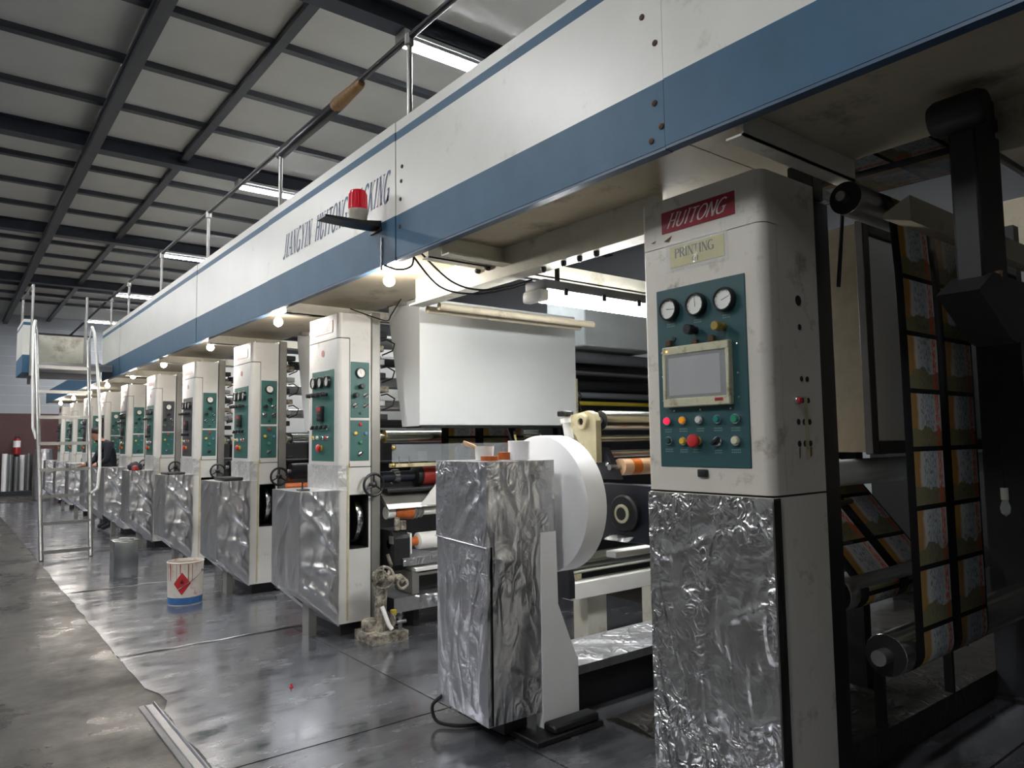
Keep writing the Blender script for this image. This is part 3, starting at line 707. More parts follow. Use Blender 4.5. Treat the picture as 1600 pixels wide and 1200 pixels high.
for i, y in enumerate(SP[1:]):
    n = LAB[i+2]; dy = y-SP[0]
    c = dup(cab, (2.35, y, 0), n+' white control cabinet from the camera'+(', counted along the aisle' if n != 'last' else ', farthest along the aisle'))
    if i == 1: override(c, 'front_panel', 'panel_black')
    if i == 2: override(c, 'side_panel', 'panel_black')
    if i in (4, 5): override(c, 'front_panel', 'panel_black')
    dup(gbx, (2.05, y-.03, .1), 'silver foil-wrapped drive box in front of the '+n+' cabinet')

# ---- small items lying on the drive boxes
solo('clamp_lever', MB().bbox(2.10, 2.16, 5.20, 5.32, 1.0905, 1.105, .004, 1).cyl((2.13, 5.27, 1.105), (2.13, 5.27, 1.16), .006, 8), 'black_plastic', 'small black lever plate on top of the foil box of the second cabinet', 'lever', (2.13, 5.26, 1.0905))
solo('black_pad', MB().bbox(2.12, 2.30, 7.15, 7.5, 1.092, 1.125, .012, 2), 'black_plastic', 'flat black pad on the foil box of the third cabinet', 'pad', (2.2, 7.3, 1.092))
solo('black_pad', MB().bbox(2.08, 2.28, 9.2, 9.55, 1.092, 1.12, .012, 2), 'black_plastic', 'flat black tray on the foil box of the fourth cabinet', 'tray', (2.2, 9.3, 1.092))
def lump(name, c, s, mat, label, cat, seed):
    mb = MB(); n, m = 18, 10; vs = []
    for j in range(m+1):
        for i in range(n):
            a, b = 2*PI*i/n, PI*j/m-PI/2; d = Vector((math.cos(a)*math.cos(b), math.sin(a)*math.cos(b), math.sin(b)))
            k = 1+.35*noise.noise(d*2.2+Vector((seed,0,0))); vs.append((c[0]+d.x*s[0]*k, c[1]+d.y*s[1]*k, max(c[2], c[2]+s[2]*.6+d.z*s[2]*k)))
    mb.add(vs, [(j*n+i, j*n+(i+1) % n, (j+1)*n+(i+1) % n, (j+1)*n+i) for j in range(m) for i in range(n)])
    return solo(name, mb, mat, label, cat, c, smooth=70)
lump('work_bag', (2.16, 11.45, 1.092), (.09, .17, .07), 'jacket', 'dark cloth bundle on the foil box of the fifth cabinet', 'bundle', 1)
lump('work_glove', (2.12, 11.21, 1.092), (.045, .055, .045), 'red_rubber', 'dull red glove at the near end of the dark cloth bundle', 'glove', 2)
lump('orange_rag', (2.15, 15.35, 1.095), (.07, .1, .04), 'orange_roll', 'orange rag on the foil box of the seventh cabinet', 'rag', 3)

# ---------------------------------------------------------------- first cabinet (PRINTING 01)
def first_cabinet():
    x0, x1, y0, y1 = 2.35, 2.712, 1.487, 2.07
    t = thing('control_cabinet', 'large weathered white cabinet with touch screen, gauges and coloured buttons, nearest the camera', 'cabinet', (x0, y0, 0), 'white control cabinets along the machine')
    part(t, 'lower_body', MB().prism(rcorner(x0, x1, y0, y1, .02), 'z', .0, 1.228), 'cabinet_near', smooth=50)
    part(t, 'inner_frame', MB().box(x0+.014, x1-.004, y0+.014, y1-.01, 1.2, 2.44), 'gasket', smooth=0)
    part(t, 'door', MB().prism(rcorner(x0, x0+.086, y0, y1, .04, 8), 'z', 1.236, 2.243), 'cabinet_near', smooth=50)
    part(t, 'body', MB().prism(rcorner(x0, x1, y0, y1, .04, 8), 'z', 2.2465, 2.447).box(x0+.0885, x1, y0, y1, 1.236, 2.2464), 'cabinet_near', smooth=50)
    mb = MB().grid((x0-.006, y1, .03), (x0-.006, y0+.004, .03), (x0-.006, y0+.004, 1.226), (x0-.006, y1, 1.226), 70, 130, crease(.007, 12, 7, .9))
    part(t, 'foil_sheet', mb, 'foil_crumple', 'crumpled kitchen foil stuck over the lower front', smooth=70)
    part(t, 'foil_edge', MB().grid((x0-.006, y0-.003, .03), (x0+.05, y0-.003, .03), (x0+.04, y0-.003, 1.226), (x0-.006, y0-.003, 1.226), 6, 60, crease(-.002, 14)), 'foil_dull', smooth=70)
    fx = x0-.003; A = (-1,0,0)
    fp = part(t, 'front_panel', MB().bbox(fx-.001, x0+.002, 1.57, 1.999, 1.332, 2.064, .004, 1), 'panel_teal')
    for k, y in enumerate((1.923, 1.788, 1.655)): gauge_full(t, (fx, y, 1.976), A, .047, (-.1, 1.6, .35)[k], fp)
    button(t, (fx, 1.803, 1.876), A, .021, 'black_plastic', fp, 'knob'); button(t, (fx, 1.672, 1.873), A, .019, 'brass', fp, 'knob')
    part(t, 'knob_stop', MB().lathe((fx, 1.91, 1.853), (fx-.006, 1.91, 1.853), [(0,.009),(.006,.009)], 12), 'black_plastic', sub=fp)
    rows = [((1.954,1.518),'btn_red_lit','push',.019),((1.875,1.519),'btn_orange','push',.019),((1.794,1.519),'btn_white','push',.019),((1.709,1.519),'btn_teal','push',.019),((1.629,1.518),'btn_green','push',.021),
            ((1.950,1.438),'btn_dkgreen','push',.019),((1.875,1.436),'btn_yellow','push',.019),((1.809,1.436),'btn_red','mushroom',.027),((1.713,1.434),'black_plastic','selector',.02),((1.630,1.436),'btn_cream','push',.021)]
    for (y, z), m, k, r in rows: button(t, (fx, y, z), A, r, m, fp, k)
    spots = [(y, z-.037) for (y, z), m, k, r in rows]+[(1.923,1.914),(1.788,1.914),(1.655,1.914)]
    captions(t, lambda u, v: (fx-.0016, u, v), spots, fp, .034)
    # touch screen
    fr = MB(); ya, yb, za, zb = 1.633, 1.954, 1.572, 1.818; sa, sb, ta, tb = 1.648, 1.938, 1.608, 1.784
    fr.bbox(fx-.03, fx, ya, yb, zb-(zb-tb), zb, .004, 1).bbox(fx-.03, fx, ya, yb, za, ta, .004, 1).bbox(fx-.03, fx, ya, sa, ta-.004, tb+.004, .003, 1).bbox(fx-.03, fx, sb, yb, ta-.004, tb+.004, .003, 1)
    h = part(t, 'screen_frame', fr, 'hmi_frame', 'rust-stained cream bezel of the touch screen', sub=fp)
    def under(name, mb, mat, sm=40): return part(t, name, mb, mat, sub=fp, smooth=sm)
    under('screen_bezel', MB().box(fx-.021, fx-.001, sa, sb, ta, tb), 'panel_black', 0)
    under('screen', MB().box(fx-.0225, fx-.021, sa+.03, sb-.012, ta+.012, tb-.012), 'screen', 0)
    wr = MB().grid((fx-.026, sb, ta), (fx-.026, sa, ta), (fx-.026, sa, tb), (fx-.026, sb, tb), 40, 26, crease(.009, 22, 10, .2))
    under('plastic_cover', wr, 'plastic_clear', 70)
    under('status_light', MB().lathe((fx-.03, 1.928, 1.80), (fx-.033, 1.928, 1.80), [(0,.004),(.003,.003)], 10), 'led_orange')
    under('brand_tag', MB().box(fx-.031, fx-.03, 1.662, 1.70, 1.588, 1.600), 'nameplate_red', 0)
    for y, z in ((1.72, 1.838), (1.80, 1.832), (1.93, 1.842)): under('bezel_clip', MB().bbox(fx-.02, fx, y-.014, y+.014, z-.018, z+.006, .003, 1), 'rust')
    for y, z in ((1.975,1.80),(1.975,1.70),(1.975,1.60),(1.612,1.80),(1.612,1.69),(1.612,1.60),(1.92,1.558),(1.79,1.558),(1.65,1.558)):
        under('screw', MB().lathe((fx, y, z), (fx-.004, y, z), [(0,.0055),(.003,.005),(.004,.002)], 10), 'chrome')
    # name plate and taped card
    n_ = part(t, 'name_plate', MB().bbox(fx, x0+.001, 1.602, 1.96, 2.300, 2.391, .006, 2), 'nameplate_red')
    part(t, 'lettering', lettering('HUITONG', lambda u, v: (fx-.001, 1.935-u, 2.318+v), .285, .056, .5, 'script'), 'letter_pale', 'slanted pale lettering HUITONG', sub=n_, smooth=0)
    cd = part(t, 'paper_card', MB().bbox(fx, x0+.001, 1.655, 1.920, 2.148, 2.236, .001, 1), 'card_yellow', 'yellow card reading PRINTING 01 under clear tape')
    part(t, 'lettering', lettering('PRINTING', lambda u, v: (fx-.001, 1.895-u, 2.186+v), .195, .038, 0), 'letter_black', sub=cd, smooth=0)
    part(t, 'lettering', lettering('01', lambda u, v: (fx-.001, 1.808-u, 2.157+v), .034, .02, 0), 'letter_black', sub=cd, smooth=0)
    part(t, 'tape_film', MB().grid((fx-.003, 1.937, 2.132), (fx-.003, 1.638, 2.132), (fx-.003, 1.638, 2.248), (fx-.003, 1.937, 2.248), 26, 12, crease(.006, 31, 14, .5)), 'plastic_clear', sub=cd, smooth=70)
    part(t, 'latch', MB().bbox(fx-.008, x0, 1.765, 1.812, 1.295, 1.325, .003, 1).bbox(fx-.011, fx-.008, 1.772, 1.805, 1.302, 1.319, .002, 1), 'dark_metal')
    # near side: holes, red button, stains
    fy = y0
    for x, z, r in ((2.569,1.969,.019),(2.570,1.866,.0115),(2.568,1.667,.010),(2.608,1.667,.010),(2.570,1.585,.010),(2.610,1.585,.010),(2.535,1.503,.011),(2.575,1.503,.011),(2.613,1.503,.011),(2.535,1.421,.011),(2.575,1.421,.011),(2.613,1.421,.011)):
        part(t, 'empty_hole', MB().lathe((x, fy, z), (x, fy-.003, z), [(0,r*1.08),(.0012,r*1.05),(.0012,r),(.0006,r*.98),(.0006,.0006)], 18), 'rubber')
    button(t, (2.527, fy, 1.584), (0,-1,0), .017, 'btn_red', t)
    for x, z, w, h in ((2.59,1.48,.014,.24),(2.535,1.385,.006,.045),(2.614,1.388,.008,.04)):
        part(t, 'rust_stain', MB().add([(x-w, fy-.0008, z-h/2), (x+w*.8, fy-.0008, z-h/2+.01), (x+w, fy-.0008, z+h/2), (x-w*.9, fy-.0008, z+h/2)], [(0,1,2,3)]), 'tape_brown' if h < .1 else 'cream_casting', smooth=0)
    part(t, 'paint_chip', MB().add([(fx, 1.95, 2.268), (fx, 1.905, 2.285), (fx, 1.925, 2.262)], [(0,1,2)]).add([(fx, 2.02, 2.275), (fx, 1.99, 2.282), (fx, 2.005, 2.272)], [(0,1,2)]), 'rust', smooth=0)
    part(t, 'grime', MB().grid((fx, 1.93, 2.41), (fx, 1.80, 2.41), (fx, 1.82, 2.445), (fx, 1.92, 2.445), 4, 2), 'rust', smooth=0) if False else None
    return t
t = first_cabinet()
part(t, 'frame_plate', MB().bbox(2.72, 2.85, 1.5, 2.06, .02, 2.404, .006, 1), 'black_paint')
part(t, 'frame_foot', MB().bbox(2.714, 2.9, 1.51, 2.05, 0, .03, .005, 1), 'dark_metal')
for z in (2.44,): part(t, 'hanger', MB().bbox(2.72, 2.80, 1.49, 1.60, 2.404, 2.559, .004, 1), 'black_paint')

# ================================================================== DRYING HOODS
def hood():
    x0, x1 = 2.87, 4.5; y0 = 4.8
    t = thing('drying_hood', 'large white drying hood box between the nearest two cabinets', 'hood', (x0, y0, 1.56), 'white drying hoods')
    b = .03; poly = [(y0, 2.558), (y0, 1.565+b), (y0+.009, 1.565+.009), (y0+b, 1.565), (5.08, 1.565), (5.30, 2.47), (5.30, 2.558)]
    part(t, 'hood_shell', MB().prism(poly, 'x', x0, x1), 'hood_white', smooth=35)
    part(t, 'bottom_strip', MB().box(x0+.02, x1-.02, y0+.02, 5.06, 1.553, 1.5649), 'black_paint', smooth=0)
    part(t, 'hanger_bar', MB().box(x0-.07, x0+.1, y0+.2, y0+.28, 2.53, 2.5595), 'steel_plate', smooth=0)
    part(t, 'edge_strip', MB().box(x0-.004, x0-.0002, y0, y0+.006, 1.575, 2.558), 'white_plastic', smooth=0)
    return t
hd = hood()
for i, y in enumerate(SP[1:5]): dup(hd, (2.87, 4.8+y-SP[0]-.02, 1.56), 'white drying hood box seen just before the '+LAB[i+2]+' cabinet')

# ================================================================== PRINTING UNIT BESIDE THE SECOND CABINET
def roller(name, x0, x1, y, z, r, mat, label, group=None, sh=.02, shl=.04, capmat='dark_metal', cat='roller'):
    t = thing(name, label, cat, (x0, y, z), group)
    part(t, 'barrel', MB().lathe((x0, y, z), (x1, y, z), [(0,r*.5),(0,r-.003),(.003,r),(x1-x0-.003,r),(x1-x0,r-.003),(x1-x0,r*.5)], 28), mat)
    part(t, 'journal', MB().cyl((x0-shl, y, z), (x0+.02, y, z), sh, 14), 'steel'); part(t, 'journal', MB().cyl((x1-.02, y, z), (x1+shl, y, z), sh, 14), 'steel')
    part(t, 'end_face', MB().lathe((x0-.001, y, z), (x0+.006, y, z), [(0,r*.98),(.006,r*.98)], 24), capmat)
    return t
def film_sheet(name, pts, x0, x1, label, u0=0, v0=0, parent=None):
    """strip of film along the polyline pts (y, z), from x0 to x1, UV in metres"""
    me = bpy.data.meshes.new(name); vs = []; uvs = []; s = v0
    for i, (y, z) in enumerate(pts):
        if i: s += math.hypot(y-pts[i-1][0], z-pts[i-1][1])
        vs += [(0, y-pts[0][0], z-pts[0][1]), (x1-x0, y-pts[0][0], z-pts[0][1])]; uvs += [(u0, s), (u0+x1-x0, s)]
    fs = [(2*i, 2*i+1, 2*i+3, 2*i+2) for i in range(len(pts)-1)]
    me.from_pydata(vs, [], fs); ul = me.uv_layers.new(name='UVMap')
    for p in me.polygons:
        for li in p.loop_indices: ul.data[li].uv = uvs[me.loops[li].vertex_index]
    me.materials.append(MATS['film']); me.polygons.foreach_set('use_smooth', [True]*len(me.polygons))
    o = bpy.data.objects.new(name, me); COL.objects.link(o); o.location = (x0, pts[0][0], pts[0][1])
    md = o.modifiers.new('thick', 'SOLIDIFY'); md.thickness = .0006
    return tag(o, label, 'film')
def arcpts(cy, cz, r, a0, a1, n=8): return [(cy+r*math.cos(math.radians(a0+(a1-a0)*k/n)), cz+r*math.sin(math.radians(a0+(a1-a0)*k/n))) for k in range(n+1)]

UX = 2.76
r1 = roller('steel_roller', 2.80, 4.4, 5.25, 1.49, .052, 'roller_steel', 'bright steel guide roller just under the big white hood', 'machine rollers', capmat='brass')
r2 = thing('rubber_roller', 'dark rubber roller with red covering behind the foil pedestal', 'roller', (2.83, 5.25, 1.165), 'machine rollers')
part(r2, 'shaft', MB().cyl((2.76, 5.25, 1.165), (3.1, 5.25, 1.165), .045, 18, .004), 'navy_paint')
part(r2, 'collar', MB().lathe((2.87, 5.25, 1.165), (2.93, 5.25, 1.165), [(0,.05),(.006,.06),(.05,.06),(.06,.05)], 18), 'chrome')
part(r2, 'end_disc', MB().lathe((3.06, 5.25, 1.165), (3.13, 5.25, 1.165), [(0,.05),(.02,.085),(.06,.088),(.07,.082)], 24), 'black_paint')
part(r2, 'red_cover', MB().cyl((3.13, 5.25, 1.165), (4.4, 5.25, 1.165), .082, 26), 'red_rubber', 'dull red rubber covering')
r3 = thing('ink_roller', 'orange and white ringed ink roller, upper of two behind the foil pedestal', 'roller', (2.76, 5.15, .89), 'machine rollers')
part(r3, 'barrel', MB().lathe((2.76, 5.15, .89), (3.09, 5.15, .89), [(0,.03),(.0,.05),(.05,.05),(.05,.045),(.09,.045)], 22), 'white_plastic')
part(r3, 'orange_sleeve', MB().lathe((2.83, 5.15, .89), (3.0, 5.15, .89), [(0,.05),(.01,.056),(.10,.058),(.13,.064),(.16,.064),(.17,.05)], 22), 'orange_roll')
part(r3, 'end_rings', MB().lathe((2.99, 5.15, .89), (3.09, 5.15, .89), [(0,.066),(.012,.066),(.014,.055),(.03,.055),(.032,.062),(.045,.062),(.047,.052),(.07,.052),(.072,.058),(.085,.058),(.1,.04)], 22), 'steel')
part(r3, 'tube', MB().cyl((3.08, 5.15, .885), (4.4, 5.15, .885), .035, 18), 'white_plastic')
r4 = thing('ink_roller', 'white ink roller with peach band, lower of two behind the foil pedestal', 'roller', (2.9, 5.1, .655), 'machine rollers')
part(r4, 'shaft', MB().cyl((2.76, 5.1, .655), (3.02, 5.1, .655), .034, 18), 'orange_roll')
part(r4, 'barrel', MB().lathe((3.01, 5.1, .655), (3.2, 5.1, .655), [(0,.05),(.008,.066),(.19,.066)], 26), 'white_plastic')
part(r4, 'peach_band', MB().cyl((3.2, 5.1, .655), (3.32, 5.1, .655), .0662, 26), 'peach_roll')
part(r4, 'barrel', MB().cyl((3.32, 5.1, .655), (4.4, 5.1, .655), .066, 26), 'white_plastic')
# guard, pans, trays
t = thing('acrylic_guard', 'clear acrylic splash guard with brown metal edge bar above the red roller', 'guard', (2.76, 5.08, 1.26))
part(t, 'sheet', MB().box(2.78, 4.35, 5.08, 5.084, 1.285, 1.425), 'acrylic', smooth=0)
part(t, 'edge_bar', MB().bbox(2.76, 4.4, 5.065, 5.10, 1.245, 1.275, .004, 1), 'cream_casting')
for x, z in ((2.785,1.40),(2.785,1.262)): part(t, 'bolt', MB().lathe((x, 5.07, z), (x, 5.05, z), [(0,.018),(.012,.018),(.018,.01)], 12), 'brass')
for x in (2.84, 2.93): part(t, 'spacer', MB().cyl((x, 5.078, 1.276), (x, 5.078, 1.33), .004, 8), 'chrome')
part(t, 'paper_scrap', MB().box(3.02, 3.10, 5.085, 5.087, 1.29, 1.37), 'steel_plate', smooth=0)
solo('doctor_beam', MB().bbox(2.76, 4.4, 5.12, 5.30, 1.045, 1.078, .008, 2), 'black_paint', 'black cross beam just below the red rubber roller', 'beam', (2.76, 5.2, 1.04))
solo('ink_pan', MB().prism([(5.06,.925),(5.09,.925),(5.24,1.01),(5.24,1.04),(5.20,1.04)], 'x', 2.74, 4.4), 'steel_plate', 'long grey sheet metal ink pan under the red roller', 'pan', (2.74, 5.1, .92), smooth=0)
solo('white_plate', MB().prism([(3.02,.94),(3.22,.935),(3.24,1.14),(3.20,1.14)], 'y', 5.047, 5.0602), 'white_plastic', 'small white angled plate showing left of the foil pedestal top', 'plate', (3.1, 5.05, .94), smooth=0)
t = thing('ink_carriage', 'dark ink carriage box with levers holding the white ink roller', 'carriage', (2.72, 5.1, .5))
part(t, 'block', MB().prism([(5.0,.50),(5.0,.70),(5.06,.76),(5.28,.76),(5.28,.46),(5.1,.44)], 'x', 2.76, 2.89), 'dark_metal', smooth=0)
part(t, 'end_plate', MB().bbox(2.895, 2.91, 5.0, 5.2, .575, .735, .003, 1), 'white_plastic')
part(t, 'square_tag', MB().box(2.757, 2.7599, 5.02, 5.09, .66, .72), 'steel_plate', smooth=0)
part(t, 'fitting', MB().cyl((2.80, 5.04, .76), (2.80, 5.04, .86), .022, 12, .004).cyl((2.86, 5.06, .76), (2.86, 5.06, .83), .03, 12, .004), 'crust')
part(t, 'hose_hook', MB().tube([(3.3, 5.0, .80), (3.32, 4.99, .74), (3.28, 4.98, .71), (3.24, 4.98, .73)], .008, 8), 'galv')
mb = MB().grid((2.82,4.98,.545),(4.4,4.98,.545),(4.4,5.22,.575),(2.82,5.22,.575), 40, 8, crease(.008, 40)).grid((2.82,4.98,.49),(4.4,4.98,.49),(4.4,4.98,.545),(2.82,4.98,.545), 40, 4, crease(.006, 41))
solo('foil_tray', mb, 'foil_soft', 'foil-lined ink tray below the white ink roller', 'tray', (2.82, 5.1, .5), smooth=70)
t = thing('drip_tray', 'white flat drip tray on a grey rack above the foil-covered beam', 'tray', (2.9, 5.0, .4))
part(t, 'tray', MB().bbox(2.92, 4.4, 4.96, 5.26, .44, .47, .004, 1), 'white_plastic'); part(t, 'rack', MB().box(2.96, 4.4, 4.98, 5.0, .405, .425).box(2.90, 2.96, 4.98, 5.26, .27, .44), 'steel_plate', smooth=0)
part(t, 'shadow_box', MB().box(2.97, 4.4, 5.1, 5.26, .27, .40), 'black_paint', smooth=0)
mb = MB().grid((2.73,4.96,.155),(4.4,4.96,.155),(4.4,4.96,.262),(2.73,4.96,.262), 80, 12, crease(.022, 43, 12, .6)).grid((2.73,4.96,.262),(4.4,4.96,.262),(4.4,5.28,.262),(2.73,5.28,.262), 40, 10, crease(.008, 44))
t = thing('foil_beam', 'low machine beam wrapped in shiny foil between second cabinet and pedestal', 'beam', (2.73, 4.96, 0))
part(t, 'foil_wrap', mb, 'foil_drape', smooth=70); part(t, 'core', MB().box(2.74, 4.4, 4.99, 5.28, .15, .25), 'dark_metal', smooth=0)
for x in (2.95, 4.2): part(t, 'leg', MB().box(x, x+.05, 5.05, 5.2, 0, .15), 'black_paint', smooth=0)
film_sheet('printed_film', [(5.13, 1.10), (5.13, 1.62)], 3.27, 4.15, 'printed film with yellow labels passing under the big white hood', -.02, .1)
# pump at the foot of the second cabinet
t = thing('ink_pump', 'ink-crusted pump stand with hand wheels on the floor by the second cabinet', 'pump', (2.58, 4.85, .005))
part(t, 'base_plate', MB().prism([(2.45,4.76),(2.74,4.76),(2.74,5.05),(2.45,5.05)], 'z', .005, .07), 'crust', smooth=0)
part(t, 'post', MB().lathe((2.585, 4.9, .06), (2.585, 4.9, .42), [(0,.06),(.02,.05),(.06,.042),(.2,.045),(.32,.05),(.36,.04)], 16), 'crust')
hand_wheel(t, (2.565, 4.82, .46), (-.25,-1,.1), .078, 'crust', 3, .07)
part(t, 'hub', MB().lathe((2.585, 4.93, .455), (2.565, 4.85, .46), [(0,.05),(.05,.055),(.08,.045)], 16), 'crust')
part(t, 'lever', MB().tube([(2.60,4.93,.42),(2.66,4.92,.45),(2.70,4.95,.52),(2.68,4.97,.60)], .014, 8), 'crust')
part(t, 'elbow', MB().tube([(2.62,4.90,.40),(2.68,4.90,.425),(2.73,4.88,.43),(2.755,4.86,.40)], .034, 12), 'crust')
part(t, 'valve_wheel', MB().torus((2.735, 4.84, .395), (-.4,-1,.2), .035, .012, 18, 8), 'crust')
part(t, 'foot_pipe', MB().tube([(2.57,4.85,.25),(2.60,4.80,.12),(2.62,4.79,.09)], .016, 8), 'white_plastic')
part(t, 'drum', MB().cyl((2.52,4.95,.07), (2.52,4.95,.15), .06, 16, .008), 'crust')
part(t, 'motor', MB().cyl((2.63,4.88,.13), (2.72,4.88,.13), .045, 16, .008), 'dark_metal')
part(t, 'valve_ring', MB().lathe((2.63,4.82,.15), (2.645,4.82,.15), [(0,.05),(.012,.05),(.015,.03)], 18), 'crust')
part(t, 'yellow_cap', MB().cyl((2.67,4.86,.17), (2.67,4.86,.21), .025, 12, .004), 'yellow_bar'); part(t, 'fittings', MB().cyl((2.70,4.82,.07), (2.70,4.82,.16), .014, 10).cyl((2.73,4.86,.07), (2.73,4.86,.18), .012, 10).cyl((2.66,4.80,.13), (2.74,4.80,.13), .012, 10), 'steel')

# repeated inner rollers and pipes of the units farther along
for i, y in enumerate(SP[1:4]):
    for j, (dy, z, r, m) in enumerate(((.12, 1.49, .05, 'roller_steel'), (.12, 1.16, .08, 'black_paint'), (.06, .88, .05, 'orange_roll'), (.22, 1.75, .045, 'steel'), (.3, 2.0, .05, 'steel'), (.2, 2.25, .045, 'dark_metal'))):
        roller('machine_roller', 2.80, 4.4, y+dy, z, r, m, ('bright steel', 'black rubber', 'orange-stained', 'thin grey upper', 'grey upper', 'dark topmost')[j]+' roller behind the '+LAB[i+2]+' cabinet', 'machine rollers')
for j, (dy, z, r, m) in enumerate(((.35, 1.75, .045, 'steel'), (.45, 1.95, .05, 'steel'), (.33, 2.12, .045, 'dark_metal'), (.5, 2.3, .05, 'steel'), (.42, 1.6, .035, 'dark_metal'))):
    roller('machine_roller', 2.76, 4.4, SP[0]+dy, z, r, m, ('lowest but one', 'middle', 'dark', 'topmost', 'lowest dark')[j]+' roller in the gap between second cabinet and big hood', 'machine rollers', shl=.03)
# brackets and valves cluttering the inner side of each frame
for i, y in enumerate(SP[:4]):
    t = thing('valve_block', 'cluster of valves and hoses on the frame behind the '+('second' if i == 0 else LAB[i+1])+' cabinet', 'valve', (2.75, y, 1.6), 'valve clusters')
    rr = random.Random(i)
    for k in range(7):
        z = 1.62+.11*k; part(t, 'valve', MB().bbox(2.715, 2.76+.05*rr.random(), y+.02+.05*rr.random(), y+.14+.05*rr.random(), z, z+.05, .006, 1), ('dark_metal','steel','crust')[k % 3])
    for k in range(3):
        z = 1.7+.22*k; part(t, 'hose', MB().tube([(2.75,y+.06,z),(2.80,y-.02,z+.03),(2.83,y,z+.09),(2.80,y+.07,z+.13),(2.76,y+.1,z+.12)], .006, 7), 'rubber')
# far side stands, added as wide dark plates to keep the gaps dark
for i, y in enumerate(SP[:6], 1):
    t = thing('press_stand', 'added dark far-side stand plate of the press, '+ORD[i]+' from the camera along its back', 'stand', (4.6, y, 0), 'far side stands')
    part(t, 'plate', MB().bbox(4.6, 4.68, y, y+1.75, .02, 2.5, .006, 1), 'dark_metal'); part(t, 'foot', MB().box(4.56, 4.74, y+.05, y+1.6, 0, .03), 'black_paint', smooth=0)
t = thing('press_stand', 'added dark backing plate standing in for shade right of the big hood', 'stand', (5.4, 5.2, 0), 'far side stands')  # backing plate added to darken the gap beside the hood
part(t, 'plate', MB().bbox(4.56, 6.4, 5.2, 5.28, .02, 2.3, .006, 1), 'dark_metal'); part(t, 'foot', MB().box(4.7, 6.3, 5.16, 5.32, 0, .03), 'black_paint', smooth=0)
# things seen right of the big hood
solo('air_duct', MB().bbox(4.58, 5.6, 4.75, 5.28, 2.301, 2.85, .01, 1), 'duct_white', 'pale sheet metal air duct right of the big hood, above the twin tube lamp', 'duct', (4.58, 4.5, 2.301))
t = thing('motor', 'small grey motor with shaft under the walkway right of the flat duct', 'motor', (3.5, 3.75, 2.5))
part(t, 'housing', MB().lathe((3.42, 3.75, 2.47), (3.62, 3.75, 2.47), [(0,.05),(.01,.07),(.15,.07),(.17,.05),(.2,.045)], 20), 'steel_plate'); part(t, 'shaft', MB().cyl((3.62, 3.75, 2.47), (3.85, 3.75, 2.47), .025, 12), 'grey_housing'); part(t, 'mount', MB().box(3.45, 3.55, 3.72, 3.78, 2.53, 2.559), 'steel_plate', smooth=0)
for k, (y, z, r, m, l) in enumerate(((4.98,2.32-.1,.055,'grey_housing','topmost grey'),(4.95,2.07,.022,'steel','thin bright'),(5.0,1.95,.055,'dark_metal','thick dark'),(4.95,1.86,.03,'grey_housing','lower grey'),(4.9,1.78,.02,'yellow_bar','long yellow'),(5.0,1.68,.045,'dark_metal','lowest dark'))):
    roller('cross_bar', 4.58, 6.2, y, z, r, m, l+' cross bar in the gap right of the big hood', 'cross bars', cat='bar', sh=.012, shl=.04)
t = thing('upright_channel', 'narrow pale upright channel with cables along the right edge of the big hood', 'channel', (4.52, 4.9, 0))
part(t, 'channel', MB().box(4.51, 4.56, 4.84, 4.9, 0, 2.0), 'cream_casting', smooth=0)
part(t, 'cable', MB().tube([(4.56, 4.83, 1.6+.06*k) if k % 2 else (4.58, 4.82, 1.6+.06*k) for k in range(6)], .006, 6), 'rubber')
for k, (y, z, r) in enumerate(((4.21, 2.345, .025), (4.06, 2.345, .025))):
    solo('conduit_pipe', MB().cyl((2.575, y, z), (4.0, y, z), r, 14), 'under_plate', ('lower' if k == 0 else 'upper')+' mottled conduit pipe crossing in front of the big hood top', 'pipe', (2.6, y, z))

# ================================================================== UNIT BESIDE THE FIRST CABINET
t = thing('roller_bracket', 'cream cast bracket with round bearing holding the wide steel roller', 'bracket', (2.83, 2.93, 1.3))
part(t, 'arm', MB().prism([(2.835,1.32),(2.89,1.32),(2.97,1.43),(3.035,1.52),(3.035,1.585),(2.90,1.605),(2.855,1.59),(2.835,1.55)], 'x', 2.80, 2.84), 'cream_casting', smooth=0)
part(t, 'bearing', MB().lathe((2.801, 2.93, 1.545), (2.775, 2.93, 1.545), [(0,.045),(.02,.045),(.025,.04),(.025,.02),(.012,.02)], 22), 'cream_casting')
part(t, 'bearing_core', MB().lathe((2.80, 2.93, 1.545), (2.78, 2.93, 1.545), [(0,.02),(.012,.02)], 16), 'dark_metal')
part(t, 'cylinder', MB().lathe((2.81, 3.06, 1.45), (2.805, 3.085, 1.59), [(0,.026),(.09,.026),(.092,.034),(.12,.034),(.122,.02),(.14,.02)], 16), 'white_plastic')
part(t, 'cylinder_cap', MB().bbox(2.77, 2.84, 3.05, 3.12, 1.58, 1.61, .005, 1), 'black_plastic')
roller('steel_roller', 2.86, 4.5, 2.86, 1.55, .055, 'roller_steel', 'wide steel roller left of the first cabinet, in the cream bracket', 'machine rollers')
roller('steel_roller', 2.86, 4.5, 2.88, 1.45, .018, 'roller_steel', 'thin bright roller just under the wide steel roller', 'machine rollers', sh=.01)
roller('steel_roller', 2.90, 4.5, 2.85, 1.365, .02, 'steel', 'thin grey roller just above the orange striped roll', 'machine rollers', sh=.01)
t = thing('striped_roll', 'peach roll with orange stripes behind the first cabinet edge', 'roll', (2.9, 2.76, 1.29), 'machine rollers')
mb = MB(); r = .046
for k in range(16): mb.lathe((2.90+.07*k, 2.76, 1.295), (2.97+.07*k, 2.76, 1.295), [(0,r),(.07,r)], 26, k % 3 == 1)
part(t, 'barrel', mb, ['peach_roll', 'orange_print']); part(t, 'shaft', MB().cyl((2.82, 2.76, 1.295), (4.5, 2.76, 1.295), .015, 12), 'steel')
